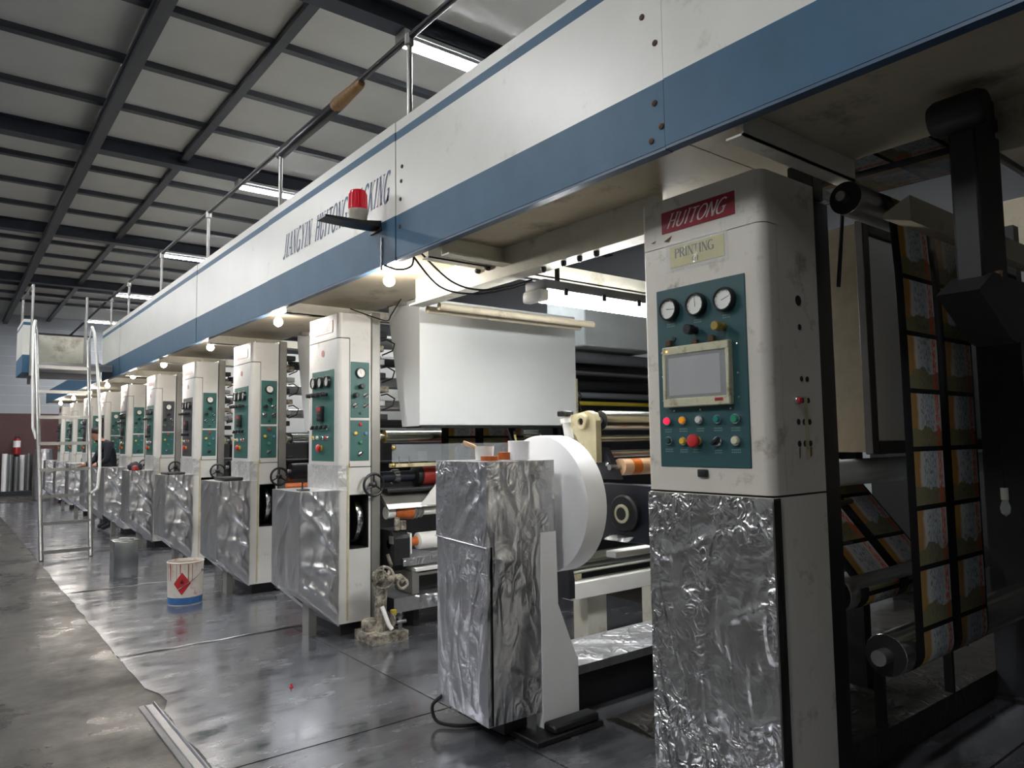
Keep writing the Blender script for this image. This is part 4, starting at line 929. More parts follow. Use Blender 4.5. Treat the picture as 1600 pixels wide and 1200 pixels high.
t = thing('roll_clamp', 'dark clamp arm with a bolt at the left end of the striped roll', 'bracket', (2.86, 2.78, 1.2))
part(t, 'arm', MB().prism([(2.72,1.23),(2.84,1.23),(2.88,1.32),(2.87,1.40),(2.82,1.40),(2.78,1.34)], 'x', 2.845, 2.885), 'navy_paint', smooth=0)
part(t, 'bolt', MB().lathe((2.844, 2.79, 1.31), (2.825, 2.79, 1.31), [(0,.014),(.01,.014),(.015,.008)], 12), 'chrome')
t = thing('bearing_frame', 'navy black side plate with a cream ringed bearing left of the first cabinet', 'frame', (2.9, 2.5, .8))
part(t, 'plate', MB().bbox(2.9, 2.95, 2.15, 2.90, .895, 1.205, .006, 1), 'navy_paint')
part(t, 'bearing_disc', MB().lathe((2.901, 2.713, 1.05), (2.86, 2.713, 1.05), [(0,.10),(.03,.10),(.04,.09),(.04,.05)], 32), 'black_plastic')
part(t, 'bearing_ring', MB().lathe((2.862, 2.713, 1.05), (2.852, 2.713, 1.05), [(0,.05),(.009,.05),(.01,.046),(.01,.034)], 28), 'btn_cream', 'cream ring of the bearing')
part(t, 'bearing_bore', MB().lathe((2.862, 2.713, 1.05), (2.8515, 2.713, 1.05), [(0,.034),(.0105,.034)], 24), 'black_plastic')
part(t, 'leg', MB().box(2.9, 2.96, 2.16, 2.22, .0, .895), 'black_paint', smooth=0); part(t, 'leg', MB().box(4.40, 4.46, 2.78, 2.84, .0, .80), 'black_paint', smooth=0)
part(t, 'foil_rag', MB().grid((2.84,2.84,.905),(2.84,2.66,.905),(2.90,2.66,.93),(2.90,2.84,.93), 12, 8, crease(.02, 50, 14)), 'foil', smooth=70)
part(t, 'sill', MB().bbox(2.90, 4.5, 2.80, 2.88, .80, .835, .004, 1), 'white_plastic')
# low roller and white beam deeper in
t = thing('low_roller', 'shiny steel roller above a white beam, low behind the paper roll', 'roller', (3.25, 3.7, .55), 'machine rollers')
part(t, 'barrel', MB().lathe((3.35, 3.7, .60), (4.5, 3.7, .60), [(0,.03),(.0,.068),(1.15,.068)], 28), 'roller_steel')
part(t, 'end_bracket', MB().prism([(3.6,.40),(3.8,.40),(3.8,.52),(3.76,.70),(3.64,.70),(3.6,.52)], 'x', 3.28, 3.33), 'dark_metal', smooth=0)
part(t, 'beam', MB().bbox(3.32, 4.5, 3.62, 3.72, .38, .49, .004, 1), 'white_plastic')
for x in (3.5, 4.2): part(t, 'block', MB().box(x, x+.18, 3.66, 3.8, 0, .38), 'channel_white', smooth=0)
lump('ink_residue', (3.2, 3.85, .0), (.16, .2, .16), 'crust', 'ink-crusted lump on the floor under the paper roll', 'lump', 8)
t = thing('cable_trough', 'low foil-covered trough on the floor right of the white pedestal plate', 'trough', (2.62, 3.1, 0))
mb = MB().grid((2.62,2.9,.25),(4.4,2.9,.25),(4.4,3.3,.25),(2.62,3.3,.25), 50, 14, crease(.012, 60, 6)).grid((2.62,2.9,.205),(4.4,2.9,.205),(4.4,2.9,.25),(2.62,2.9,.25), 50, 4, crease(.005, 61))
part(t, 'foil_cover', mb, 'foil_drape', smooth=70); part(t, 'side_board', MB().box(2.63, 4.4, 2.93, 3.28, 0, .235), 'dark_metal', smooth=0)
solo('floor_duct', MB().prism([(2.42,.005),(2.55,.035),(2.68,.035),(2.76,.005)], 'x', 2.75, 4.5), 'foil_dull', 'dull sheet metal ramp on the floor in front of the trough', 'ramp', (2.75, 2.6, 0), smooth=0)

# ---------------------------------------------------------------- foil pedestal (roll stand)
t = thing('roll_stand', 'tall foil-wrapped pedestal with white back plate, standing in front of the paper roll', 'stand', (2.2, 3.0, 0))
x0, x1, y0, y1 = 2.045, 2.37, 2.815, 3.255; zb, zm_, zt = .115, .97, 1.345
mb = MB()
mb.grid((x0,y1,zb+.02),(x0,y0,zb),(x0,y0,zm_),(x0,y1,zm_), 36, 80, crease(.010, 70, 6, .5)).grid((x0+.03,y0,zb),(x1,y0,zb),(x1,y0,zm_),(x0+.03,y0,zm_), 34, 80, crease(.012, 71, 8, 1.2))
mb.grid((x0,y0+.012,zb),(x0+.03,y0+.012,zb),(x0+.03,y0+.012,zm_),(x0,y0+.012,zm_), 3, 40, crease(.004, 79))
mb.grid((x0,y1,zb),(x1,y1,zb),(x1,y1,zm_),(x0,y1,zm_), 10, 20, crease(.005, 72)).grid((x0,y0,zb),(x1,y0,zb),(x1,y1,zb),(x0,y1,zb+.02), 6, 6)
part(t, 'foil_wrap', mb, 'foil_soft', 'smooth lower foil sheet', smooth=70)
mb = MB(); a0, a1, b0, b1 = x0-.004, 2.47, y0-.004, y1+.004
mb.grid((a0,b1,zm_-.01),(a0,b0,zm_-.03),(a0,b0,zt),(a0,b1,zt), 26, 26, crease(.009, 73, 8, .7)).grid((a0,b0,zm_-.03),(a1,b0,zm_+.01),(a1,b0,zt),(a0,b0,zt), 28, 26, crease(.009, 74, 8, .5))
mb.grid((a1,b0,zm_+.01),(a1,b1,zm_+.01),(a1,b1,zt),(a1,b0,zt), 12, 12, crease(.006, 75)).grid((a0,b0,zt),(a1,b0,zt),(a1,b1,zt),(a0,b1,zt), 20, 20, crease(.003, 76)).grid((a0,b1,zm_),(a1,b1,zm_),(a1,b1,zt),(a0,b1,zt), 10, 10)
part(t, 'foil_cap', mb, 'foil_soft', 'crumpled upper foil hood', smooth=70)
part(t, 'core', MB().box(x0+.02, x1-.005, y0+.025, y1-.02, zb+.03, zt-.02), 'dark_metal', smooth=0)
part(t, 'back_plate', MB().prism([(2.372,.03),(2.372,.985),(2.475,.985),(2.482,.62),(2.60,.34),(2.612,.335),(2.612,.03)], 'y', 2.81, 2.86), 'paper_white', 'plain white steel plate flaring at its foot', smooth=0)
part(t, 'leg', MB().box(2.2, 2.34, 2.9, 3.15, .02, .14), 'black_paint', smooth=0)
part(t, 'foot', MB().bbox(2.24, 2.68, 2.70, 3.2, .005, .035, .006, 1), 'crust' if False else 'black_paint')
part(t, 'foot_cleat', MB().bbox(2.36, 2.66, 2.71, 2.80, .035, .075, .01, 1), 'dark_metal')
part(t, 'tape_line', MB().tube([(a0-.004, b1-(b1-b0)*k/10, zm_-.01-.02*k/10) for k in range(11)], .003, 6), 'foil_soft')
part(t, 'roll_arm', MB().cyl((2.46, 3.02, 1.105), (2.56, 3.02, 1.105), .04, 18), 'dark_metal')
cable('floor_cable', [(2.05,3.22,.16),(2.02,3.27,.10),(2.03,3.24,.03),(2.10,3.15,.018),(2.2,3.1,.015)], 'black cable hanging from the foil pedestal bottom onto the floor', .009)
t = thing('paper_roll', 'big narrow white paper roll standing on edge behind the foil pedestal', 'roll', (2.55, 3.02, 1.105))
part(t, 'roll', MB().lathe((2.55, 3.02, 1.105), (2.69, 3.02, 1.105), [(0,.05),(0,.362),(.003,.366),(.137,.366),(.14,.362),(.14,.05)], 72), 'paper_white', smooth=50)
part(t, 'core', MB().lathe((2.54, 3.02, 1.105), (2.70, 3.02, 1.105), [(0,.05),(.16,.05)], 24), 'orange_roll')
part(t, 'shaft', MB().cyl((2.5, 3.02, 1.105), (2.76, 3.02, 1.105), .03, 16), 'steel')
# things standing on the pedestal
t = thing('pen_cup', 'white roll of tape used as a cup holding pens, on the foil pedestal', 'cup', (2.36, 2.95, zt+.003))
cx, cy = 2.33, 2.92
part(t, 'cup', MB().lathe((cx, cy, zt+.004), (cx, cy, zt+.10), [(0,.054),(.002,.056),(.094,.056),(.096,.054),(.096,.03),(.01,.03)], 28), 'paper_white')
for k, (dx, dy, h, m) in enumerate(((.012,.005,.15,'black_plastic'),(-.01,.008,.16,'black_plastic'),(.0,-.012,.13,'card_yellow'))):
    part(t, 'pen', MB().cyl((cx+dx*.4, cy+dy*.4, zt+.02), (cx+dx*2-.03, cy+dy*2+.02, zt+h), .005, 8), m)
solo('tape_roll', MB().lathe((2.265, 2.96, zt+.004), (2.265, 2.96, zt+.042), [(0,.03),(0,.036),(.038,.036),(.038,.03)], 24), 'orange_roll', 'small orange tape roll right beside the white pen cup', 'tape', (2.265, 2.96, zt))
solo('tape_roll', MB().lathe((2.12, 2.89, zt+.004), (2.12, 2.89, zt+.026), [(0,.035),(0,.045),(.022,.045),(.022,.035)], 24), 'orange_roll', 'flat orange tape roll at the front corner of the foil pedestal', 'tape', (2.12, 2.89, zt))
t = thing('glue_pot', 'small white pot with a brush handle on the foil pedestal', 'pot', (2.17, 3.03, zt))
part(t, 'pot', MB().lathe((2.19, 3.03, zt+.004), (2.19, 3.03, zt+.075), [(0,.045),(.07,.05),(.07,.044),(.012,.04)], 22), 'white_plastic'); part(t, 'brush_handle', MB().tube([(2.2,3.03,zt+.03),(2.14,3.06,zt+.075),(2.10,3.09,zt+.095)], .011, 8), 'peach_roll')

# ================================================================== NEAR RIGHT: FILM RUNNING OVER ROLLERS
t = thing('drying_hood', 'grimy hood with dark framed white door behind the hanging film at right', 'hood', (3.39, 1.65, 1.37), 'white drying hoods')
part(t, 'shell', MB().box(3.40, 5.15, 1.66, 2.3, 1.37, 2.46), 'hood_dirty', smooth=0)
part(t, 'door', MB().bbox(3.45, 5.10, 1.635, 1.659, 1.42, 2.41, .006, 1), 'hood_white')
mb = MB()
for b in ((3.39,3.45,1.36,2.47),(5.10,5.16,1.36,2.47),(3.45,5.10,1.36,1.42),(3.45,5.10,2.41,2.47)): mb.bbox(b[0], b[1], 1.62, 1.6595, b[2], b[3], .004, 1)
part(t, 'door_frame', mb, 'frame_dark')
part(t, 'door_gap', MB().box(3.98, 4.12, 1.628, 1.6345, 1.42, 1.85), 'black_paint', smooth=0)
for x in (3.78, 5.0): part(t, 'support_leg', MB().box(x, x+.07, 1.9, 2.0, 0, 1.37), 'dark_metal', smooth=0)
film_sheet('printed_film', [(1.40, 2.462), (1.335, 2.43)]+[(1.32, 2.38), (1.305, 2.1), (1.30, 1.8), (1.30, 1.4), (1.30, 1.0), (1.30, .68)]+arcpts(1.38, .60, .081, 180, 270), 2.98, 3.70, 'printed film with bordered labels hanging vertically in front of the framed hood', -.02, .07)
film_sheet('printed_film', [(1.95, 1.345), (1.505, .815)]+arcpts(1.58, .80, .075, 170, 270, 6)+[(2.5, .725)], 2.98, 3.70, 'printed film slanting down behind the nearest cabinet to a low roller', -.02, .0)
film_sheet('printed_film', [(1.06, 2.665), (2.4, 2.70), (4.7, 2.90)], 2.98, 3.70, 'printed film running flat overhead above the walkway edge', -.02, .1)
roller('guide_roller', 2.80, 4.4, 1.40, 2.395, .066, 'steel', 'dull guide roller high beside the black frame, film running over it', 'film guide rollers', capmat='black_paint')
roller('guide_roller', 2.90, 4.45, 1.38, .60, .08, 'roller_steel', 'low guide roller with black end disc at the foot of the hanging film', 'film guide rollers', sh=.03, shl=.06, capmat='black_paint')
roller('guide_roller', 2.9, 4.4, 1.58, .80, .074, 'steel', 'low guide roller under the slanting film', 'film guide rollers')
roller('guide_roller', 2.90, 4.4, 1.06, 2.627, .035, 'steel', 'topmost guide roller carrying the overhead film', 'film guide rollers')
roller('guide_roller', 2.90, 4.4, 4.7, 2.85, .05, 'steel', 'guide roller at the far end of the overhead film', 'film guide rollers')
solo('cross_plate', MB().prism([(1.17,2.25),(1.27,2.28),(1.27,2.30),(1.17,2.35)], 'x', 2.83, 4.5), 'under_plate', 'dirty flat cross plate under the overhead film beside the guide roller', 'plate', (2.83, 1.2, 2.25), smooth=0)
t = thing('cross_pipe', 'thick grey cross pipe below the framed hood', 'pipe', (2.9, 1.75, 1.28))
part(t, 'pipe', MB().cyl((2.86, 1.75, 1.275), (5.3, 1.75, 1.275), .062, 24), 'duct_white')
part(t, 'foil_band', MB().cyl((4.45, 1.75, 1.275), (4.75, 1.75, 1.275), .066, 24), 'foil')
for k, x in enumerate((3.6, 3.85)): solo('paper_box', MB().bbox(x, x+.16, 2.05, 2.2, 1.30, 1.365, .004, 1), 'card_yellow', ('left' if k == 0 else 'right')+' small pale yellow carton between grey pipe and framed hood', 'carton', (x, 2.1, 1.30))
solo('carton_shelf', MB().box(3.4, 5.2, 2.0, 2.3, 1.285, 1.30), 'dark_metal', 'narrow dark shelf carrying the pale yellow cartons', 'shelf', (3.4, 2.1, 1.28), smooth=0)
solo('lever', MB().tube([(2.86,1.62,1.17),(3.0,1.6,1.16),(3.12,1.6,1.165)], .012, 8), 'dark_metal', 'short dark lever on the black frame below the grey pipe', 'lever', (2.86, 1.62, 1.17))
solo('strap', MB().tube([(2.88,1.44,2.54),(2.86,1.45,2.3),(2.83,1.46,2.05)], .008, 8), 'rubber', 'black strap hanging beside the black frame top', 'strap', (2.88, 1.44, 2.5))
t = thing('floor_tray', 'dull foil-lined tray on the floor below the hanging film', 'tray', (3.0, 1.5, 0))
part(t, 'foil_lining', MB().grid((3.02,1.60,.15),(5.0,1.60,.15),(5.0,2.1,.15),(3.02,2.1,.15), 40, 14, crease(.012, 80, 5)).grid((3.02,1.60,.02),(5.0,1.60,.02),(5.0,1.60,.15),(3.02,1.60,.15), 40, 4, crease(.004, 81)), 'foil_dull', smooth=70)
part(t, 'tray', MB().box(3.03, 4.99, 1.62, 2.08, 0, .13), 'dark_metal', smooth=0)
for k in range(6): part(t, 'nozzle', MB().cyl((3.35+.12*k, 1.62, .46), (3.35+.12*k, 1.62, .54), .018, 10, .003), 'dark_metal')
part(t, 'nozzle_bar', MB().box(3.3, 4.1, 1.60, 1.64, .42, .46), 'black_paint', smooth=0)
for x in (3.32, 4.05): part(t, 'nozzle_post', MB().box(x, x+.03, 1.60, 1.64, .14, .42), 'black_paint', smooth=0)
t = thing('lifting_arm', 'black lifting arm with wedge-shaped foot hanging at the right edge', 'arm', (2.6, .86, 2.5))
part(t, 'arm', MB().bbox(2.53, 2.74, .84, .92, 1.92, 2.50, .008, 1), 'black_paint')
part(t, 'pivot', MB().lathe((2.52, .80, 2.47), (2.52, .96, 2.47), [(0,.05),(.02,.06),(.14,.06),(.16,.05)], 20), 'black_paint')
part(t, 'wedge', MB().prism([(2.42,1.88),(2.55,1.95),(3.05,1.95),(3.05,1.80),(2.72,1.74),(2.66,1.75)], 'y', .82, .94), 'black_paint', smooth=0)
part(t, 'pin', MB().lathe((2.62, .841, 1.95), (2.62, .815, 1.95), [(0,.016),(.02,.016),(.025,.01)], 14), 'rust')
part(t, 'hanger', MB().box(2.70, 2.74, .85, .91, 2.46, 2.56), 'black_paint', smooth=0)
t = thing('bare_bulb', 'small unlit bulb hanging low right of the hanging film', 'bulb', (4.3, 1.3, 1.2))
part(t, 'glass', MB().lathe((4.3, 1.4, 1.12), (4.3, 1.4, 1.02), [(0,.012),(.02,.016),(.05,.025),(.08,.02),(.095,.001)], 14), 'plastic_clear'); part(t, 'socket', MB().cyl((4.3, 1.4, 1.11), (4.3, 1.4, 1.17), .018, 12), 'beacon_base'); part(t, 'cord', MB().tube([(4.3,1.4,1.17),(4.31,1.41,1.6),(4.3,1.42,2.3)], .005, 6), 'rubber')
t = thing('press_stand', 'dark stand plate with slotted openings at the right edge behind the hanging film', 'stand', (4.55, 1.0, 0), 'far side stands')
part(t, 'upright', MB().box(4.62, 4.70, 1.05, 1.25, .02, 2.6), 'black_paint', smooth=0); part(t, 'upright_back', MB().box(4.62, 4.70, 1.38, 1.6, .02, 2.6), 'dark_metal', smooth=0)
for z in (.4, 1.2, 1.95): part(t, 'tie_bar', MB().box(4.63, 4.69, 1.25, 1.38, z, z+.16), 'dark_metal', smooth=0)
part(t, 'foot', MB().box(4.58, 4.74, 1.0, 1.62, 0, .03), 'black_paint', smooth=0)
# dark press-shaped bulk, added to keep the background at far right dark
t = thing('dark_backdrop', 'added dark press-shaped bulk keeping the far right background dark', 'machine', (6.8, 1.5, 0))
part(t, 'body', MB().bbox(6.6, 7.6, -1.0, 3.2, .1, 1.75, .02, 1), 'black_paint'); part(t, 'plinth', MB().box(6.7, 7.5, -.9, 3.1, 0, .1), 'black_paint', smooth=0)
for y in (-.6, 1.1, 2.6): part(t, 'column', MB().bbox(6.65, 7.0, y, y+.35, 1.75, 2.9, .01, 1), 'hood_dirty')
part(t, 'top_beam', MB().bbox(6.6, 7.2, -1.0, 3.2, 2.9, 3.3, .01, 1), 'under_plate')

# ================================================================== AISLE: LADDER, PLATFORM, BUCKET, TIN, STRIP
L0, L1, R0, R1 = Vector((1.03,10.96,.005)), Vector((.99,12.25,3.1)), Vector((1.58,11.0,.005)), Vector((1.645,12.25,3.0))
t = thing('step_ladder', 'leaning metal access ladder with pale side rails at the aisle', 'ladder', (1.3, 11.0, 0))
for a, b in ((L0, L1), (R0, R1)): part(t, 'side_rail', MB().tube([a, a.lerp(b, .5), b], .028, 10), 'galv')
for k, z in enumerate((.10, .45, .79, 1.13, 1.48, 1.84, 2.20, 2.56)):
    a = L0.lerp(L1, z/3.1); b = R0.lerp(R1, z/3.0); part(t, 'rung', MB().add([a+Vector((0,-.03,-.022)), b+Vector((0,-.03,-.022)), b+Vector((0,.07,-.015)), a+Vector((0,.07,-.015)), a+Vector((0,-.03,.022)), b+Vector((0,-.03,.022)), b+Vector((0,.07,.015)), a+Vector((0,.07,.015))], [(3,2,1,0),(4,5,6,7),(0,1,5,4),(1,2,6,5),(2,3,7,6),(3,0,4,7)]), 'galv', smooth=0)
part(t, 'hand_rail', MB().tube([(1.0,11.75,1.55),(.96,11.78,1.7),(.955,12.0,2.4),(.96,12.25,3.15),(.985,12.35,3.25)], .02, 10), 'white_plastic')
part(t, 'hand_rail', MB().tube([(1.60,11.33,.80),(1.68,11.3,.86),(1.71,11.38,1.15),(1.73,11.6,1.8),(1.72,11.95,2.7),(1.70,12.1,3.1),(1.68,12.2,3.2)], .02, 10), 'white_plastic')
for p, q in (((.99,12.2,3.05),(.985,12.35,3.25)), ((1.645,12.2,2.95),(1.68,12.2,3.19))): part(t, 'rail_tie', MB().cyl(p, q, .012, 8), 'galv')
t = thing('access_platform', 'white and blue boxed access platform at the head of the ladder', 'platform', (1.4, 13, 2.55))
mb = MB()
for k, (za, zb) in enumerate(((2.555,2.82),(2.82,3.27),(3.27,3.315),(3.315,3.36))): mb.box(.89, 1.0, 13.0, 14.15, za, zb, (1,0,1,0)[k])
part(t, 'outer_fascia', mb, ['fascia_white', 'fascia_blue'], smooth=0)
part(t, 'deck', MB().box(1.0, 2.04, 12.65, 14.15, 2.66, 2.69), 'steel_plate', smooth=0)
part(t, 'deck_beam', MB().box(1.0, 2.04, 12.65, 12.69, 2.58, 2.66), 'grey_housing', smooth=0); part(t, 'deck_beam', MB().box(1.0, 2.04, 14.1, 14.14, 2.55, 2.66), 'grey_housing', smooth=0)
part(t, 'back_panel', MB().box(1.0, 1.84, 14.10, 14.12, 2.70, 3.28), 'channel_white', smooth=0); part(t, 'panel_rail', MB().box(1.0, 1.95, 14.09, 14.13, 3.28, 3.31), 'dark_metal', smooth=0)
for x, y, z0, z1 in ((.95,14.1,3.3,3.85),(.99,12.9,2.5,3.88),(1.70,12.9,2.69,3.76),(1.78,13.6,2.69,3.5)): part(t, 'rail_post', MB().cyl((x,y,z0), (x,y,z1), .02, 10), 'galv')
part(t, 'top_rail', MB().cyl((.95,14.1,3.84), (.99,12.9,3.87), .017, 8), 'galv')
part(t, 'chain', MB().tube([(.99,12.9,3.70),(1.3,12.9,3.69),(1.70,12.9,3.695),(2.1,13.0,3.75)], .006, 6), 'galv')
part(t, 'brace', MB().cyl((1.62,14.1,3.30), (2.1,13.4,3.88), .018, 8), 'dark_pipe')
for x, y in ((.985,13.05),): part(t, 'hang_post', MB().box(x-.02, x+.02, y-.02, y+.02, 2.38, 2.555), 'dark_metal', smooth=0)

bx, by, br, bh = 1.80, 7.19, .155, .37
t = thing('paint_bucket', 'white ink bucket with red hazard diamond and blue foot band, on the steel floor', 'bucket', (bx, by, .005))
part(t, 'wall', MB().lathe((bx,by,.005), (bx,by,.4), [(0,br*.94),(.075,br*.95),(bh,br),(bh+.006,br+.006),(bh+.012,br),(bh,br-.006),(.02,br*.93-.006)], 40), 'bucket_white')
part(t, 'blue_band', MB().lathe((bx,by,.012), (bx,by,.08), [(0,br*.945+.001),(.062,br*.952+.001)], 40), 'bucket_blue')
part(t, 'lining', MB().lathe((bx,by,.03), (bx,by,.36), [(0,.001),(0,br*.92),(.33,br-.0075)], 36), 'bucket_in')
def on_bucket(u, v):   # u along the wall, v up; centred on the side facing the camera
    a = math.atan2(-by, -bx)-.18+u/br; z = .2+v; rr = br*(.95+.05*(z-.08)/.29)+.0012
    return (bx+rr*math.cos(a), by+rr*math.sin(a), z)
mb = MB(); n = 10; s = .075
for i in range(n):
    for j in range(n):
        q = [((i+a)/n-.5, (j+b)/n-.5) for a, b in ((0,0),(1,0),(1,1),(0,1))]; mb.add([on_bucket((p-w)*s*1.35*.75, (p+w)*s*1.35) for p, w in q], [(0,1,2,3)])
part(t, 'hazard_diamond', mb, 'hazard_red', 'red diamond hazard mark', smooth=60)
fl = MB(); pts = [(-.016,.0),(.016,.0),(.02,.014),(.012,.026),(.006,.022),(.003,.042),(-.008,.03),(-.012,.02),(-.019,.014)]
fl.add([tuple(Vector(on_bucket(u*.8, v))+Vector((-.0008,-.003,0))) for u, v in pts], [tuple(range(len(pts)))]); part(t, 'flame_mark', fl, 'hazard_dark', smooth=0)
part(t, 'bail', MB().tube([on_bucket(.2,.10)]+[tuple(Vector(on_bucket(.2-.03*k, .09-.018*k))+Vector((-.004,-.004,0))) for k in range(1,9)], .003, 6), 'galv')
part(t, 'bail_ear', MB().lathe(on_bucket(.2,.10), Vector(on_bucket(.2,.10))+Vector((.0,-.02,0)), [(0,.012),(.008,.012),(.012,.006)], 12), 'galv')
rr = random.Random(5)
for k in range(9):
    u0 = -.16+.035*k+.01*rr.random(); l = .05+.13*rr.random(); w = .002+.005*rr.random()
    part(t, 'paint_drip', MB().add([on_bucket(u0-w,.17), on_bucket(u0+w,.17), on_bucket(u0+w*.7,.17-l), on_bucket(u0-w*.5,.17-l)], [(0,1,2,3)]), ('tape_brown','red_rubber','cream_casting')[k % 3], smooth=0)
t = thing('metal_tin', 'square shiny metal can standing on the steel floor near the ladder', 'can', (1.62, 9.1, .005))
part(t, 'can', MB().bbox(1.50, 1.74, 8.9, 9.16, .005, .40, .012, 2), 'tin'); part(t, 'lid', MB().bbox(1.496, 1.744, 8.896, 9.164, .40, .412, .004, 1), 'tin'); part(t, 'handle', MB().tube([(1.57,9.03,.412),(1.57,9.03,.43),(1.67,9.03,.43),(1.67,9.03,.412)], .005, 6), 'galv')
part(t, 'cap', MB().cyl((1.68,8.95,.412),(1.68,8.95,.43), .02, 12), 'galv')
t = thing('steel_strip', 'bent shiny steel angle strip lying along the floor sheet edge at lower left', 'strip', (.97, 4.0, 0))
part(t, 'flange', MB().prism([(.905,.001),(.93,.001),(.93,.012),(.905,.008)], 'y', 2.6, 4.53), 'strip_steel', smooth=0); part(t, 'channel', MB().prism([(.93,.001),(.985,.001),(.985,.02),(.98,.02),(.975,.008),(.94,.008),(.93,.012)], 'y', 2.6, 4.53), 'strip_steel', smooth=0)
solo('small_screw', MB().lathe((1.68,4.3,.005),(1.68,4.3,.03), [(0,.012),(.006,.012),(.008,.006),(.022,.005)], 10), 'hazard_red', 'tiny red cap lying on the steel floor in front of the second cabinet', 'cap', (1.68, 4.3, .005))

# ---------------------------------------------------------------- back wall things
t = thing('fire_extinguisher', 'red fire extinguisher with white label hanging on the maroon wall', 'extinguisher', (1.79, 26.9, 1.3))
part(t, 'cylinder', MB().lathe((1.79,26.87,1.2),(1.79,26.87,1.75), [(0,.08),(.01,.095),(.42,.095),(.48,.06),(.5,.03),(.52,.03)], 20), 'extinguisher')
part(t, 'label', MB().lathe((1.79,26.87,1.42),(1.79,26.87,1.65), [(0,.097),(.2,.097)], 20), 'paper_white'); part(t, 'valve', MB().bbox(1.74,1.86,26.85,26.89,1.72,1.78,.01,1), 'black_plastic'); part(t, 'bracket', MB().box(1.76,1.82,26.95,26.985,1.3,1.6), 'black_paint', smooth=0)
solo('pallet', MB().box(.2, 2.75, 25.95, 26.75, .0, .03).box(.2, 2.75, 25.95, 26.05, .03, .1).box(.2, 2.75, 26.6, 26.7, .03, .1).box(.2, 2.75, 25.95, 26.75, .1, .13), 'pallet', 'low dark pallet under the silver rolls at the back wall', 'pallet', (1.5, 26.3, 0), smooth=0)
rr = random.Random(11)
for k in range(15):
    x = .55+.15*k+.02*rr.random(); h = .95+.25*rr.random(); y = 26.15+.28*rr.random()
    o = MB().lathe((x,y,.131),(x,y,2), [(0,.05),(0,.068),(h-.004,.068),(h,.06),(h,.035),(h-.03,.035)], 16)
    solo('foil_roll', o, 'tin' if k % 3 else 'paper_white', 'upright silver roll by the back wall, '+['leftmost','second','third','fourth','fifth','sixth','seventh','eighth','ninth','tenth','eleventh','twelfth','thirteenth','fourteenth','rightmost'][k]+(' of the row' if k in (0,14) else ' from the left'), 'roll', (x, y, .131), 'silver rolls by the back wall')
solo('foil_drum', MB().lathe((2.2,23.6,.005),(2.2,23.6,2), [(0,.2),(.0,.24),(.6,.25),(1.0,.235),(1.35,.22),(1.37,.05)], 30), 'foil_soft', 'tall foil-wrapped drum beyond the last foil drive box', 'drum', (2.2, 23.6, .005))

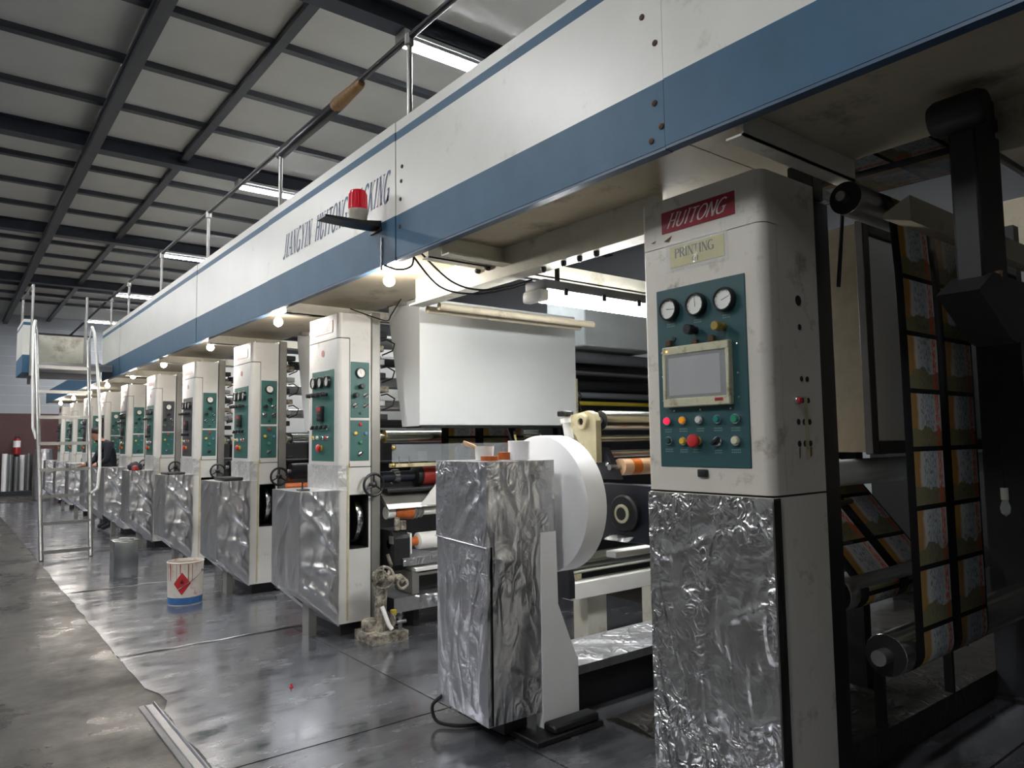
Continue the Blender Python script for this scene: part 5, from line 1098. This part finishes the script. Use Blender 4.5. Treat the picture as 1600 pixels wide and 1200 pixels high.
# ---------------------------------------------------------------- person in the dark jacket
def person():
    t = thing('person', 'person in dark navy jacket leaning over beside the sixth cabinet', 'person', (2.27, 14.2, 0))
    J = {'pel':(2.10,14.25,.98),'sp1':(2.10,14.24,1.15),'sp2':(2.07,14.22,1.32),'chest':(2.03,14.2,1.44),'neck':(1.95,14.17,1.53),'head':(1.88,14.14,1.60),'crown':(1.85,14.13,1.70),
         'hl':(2.10,14.35,.93),'kl':(2.07,14.38,.5),'al':(2.12,14.40,.10),'tl':(1.98,14.40,.04),'hr':(2.10,14.14,.93),'kr':(2.08,14.1,.5),'ar':(2.13,14.08,.10),'tr':(1.99,14.07,.04),
         'sl':(2.04,14.38,1.45),'el':(1.93,14.44,1.2),'wl':(1.78,14.40,1.12),'fl':(1.71,14.38,1.11),'sr':(2.06,14.0,1.46),'er':(2.03,13.93,1.2),'wr':(1.90,13.98,1.12),'fr':(1.83,14.0,1.11)}
    R = {'pel':.16,'sp1':.15,'sp2':.16,'chest':.16,'neck':.06,'head':.085,'crown':.07,'hl':.095,'kl':.065,'al':.045,'tl':.04,'hr':.095,'kr':.065,'ar':.045,'tr':.04,'sl':.075,'el':.055,'wl':.038,'fl':.03,'sr':.075,'er':.055,'wr':.038,'fr':.03}
    E_ = [('pel','sp1'),('sp1','sp2'),('sp2','chest'),('chest','neck'),('neck','head'),('head','crown'),('pel','hl'),('hl','kl'),('kl','al'),('al','tl'),('pel','hr'),('hr','kr'),('kr','ar'),('ar','tr'),('chest','sl'),('sl','el'),('el','wl'),('wl','fl'),('chest','sr'),('sr','er'),('er','wr'),('wr','fr')]
    J = {k: (v[0]+.17, v[1], v[2]) for k, v in J.items()}
    N = list(J); me = bpy.data.meshes.new('body'); me.from_pydata([Vector(J[n])-t.location for n in N], [(N.index(a), N.index(b)) for a, b in E_], [])
    o = bpy.data.objects.new('body', me); COL.objects.link(o)
    sk = o.modifiers.new('skin', 'SKIN'); sk.use_smooth_shade = True
    for i, n in enumerate(N):
        sv = me.skin_vertices[0].data[i]; sv.radius = (R[n], R[n]); sv.use_root = n == 'pel'
    ss = o.modifiers.new('sub', 'SUBSURF'); ss.levels = ss.render_levels = 2
    dg = bpy.context.evaluated_depsgraph_get(); dg.update()
    ev = bpy.data.meshes.new_from_object(o.evaluated_get(dg)); o.modifiers.clear(); o.data = ev
    for m in ('jacket', 'skin', 'trouser'): ev.materials.append(MATS[m])
    hd_ = Vector(J['head'])-t.location; hands = [Vector(J[k])-t.location for k in ('fl','fr')]
    for p in ev.polygons:
        c = p.center; p.use_smooth = True
        p.material_index = 1 if ((c-hd_).length < .17 and c.z > 1.53) or any((c-h).length < .07 for h in hands) else (2 if c.z < .92 else 0)
    o.parent = t
    hc = Vector(J['head'])+Vector((.02,.01,.045))
    part(t, 'hair', MB().lathe(hc-Vector((.03,.01,-.0)), hc+Vector((.01,.01,.2)), [(0,.09),(.03,.098),(.07,.085),(.1,.05),(.115,.001)], 20), 'hair')
    part(t, 'nose', MB().lathe((1.98,14.11,1.61),(1.94,14.09,1.585), [(0,.016),(.03,.012),(.045,.002)], 10), 'skin')
    for h in hands:
        w = h+t.location
        for k in range(5):
            d = Vector((-.06+(.02 if k in (0,4) else 0), -.03+.016*k, -.025)); part(t, 'finger', MB().tube([w+Vector((0,-.024+.012*k,0)), w+Vector((0,-.024+.012*k,0))+d*.5+Vector((0,0,.004)), w+Vector((0,-.024+.012*k,0))+d], .008, 8), 'skin')
    return t
person()
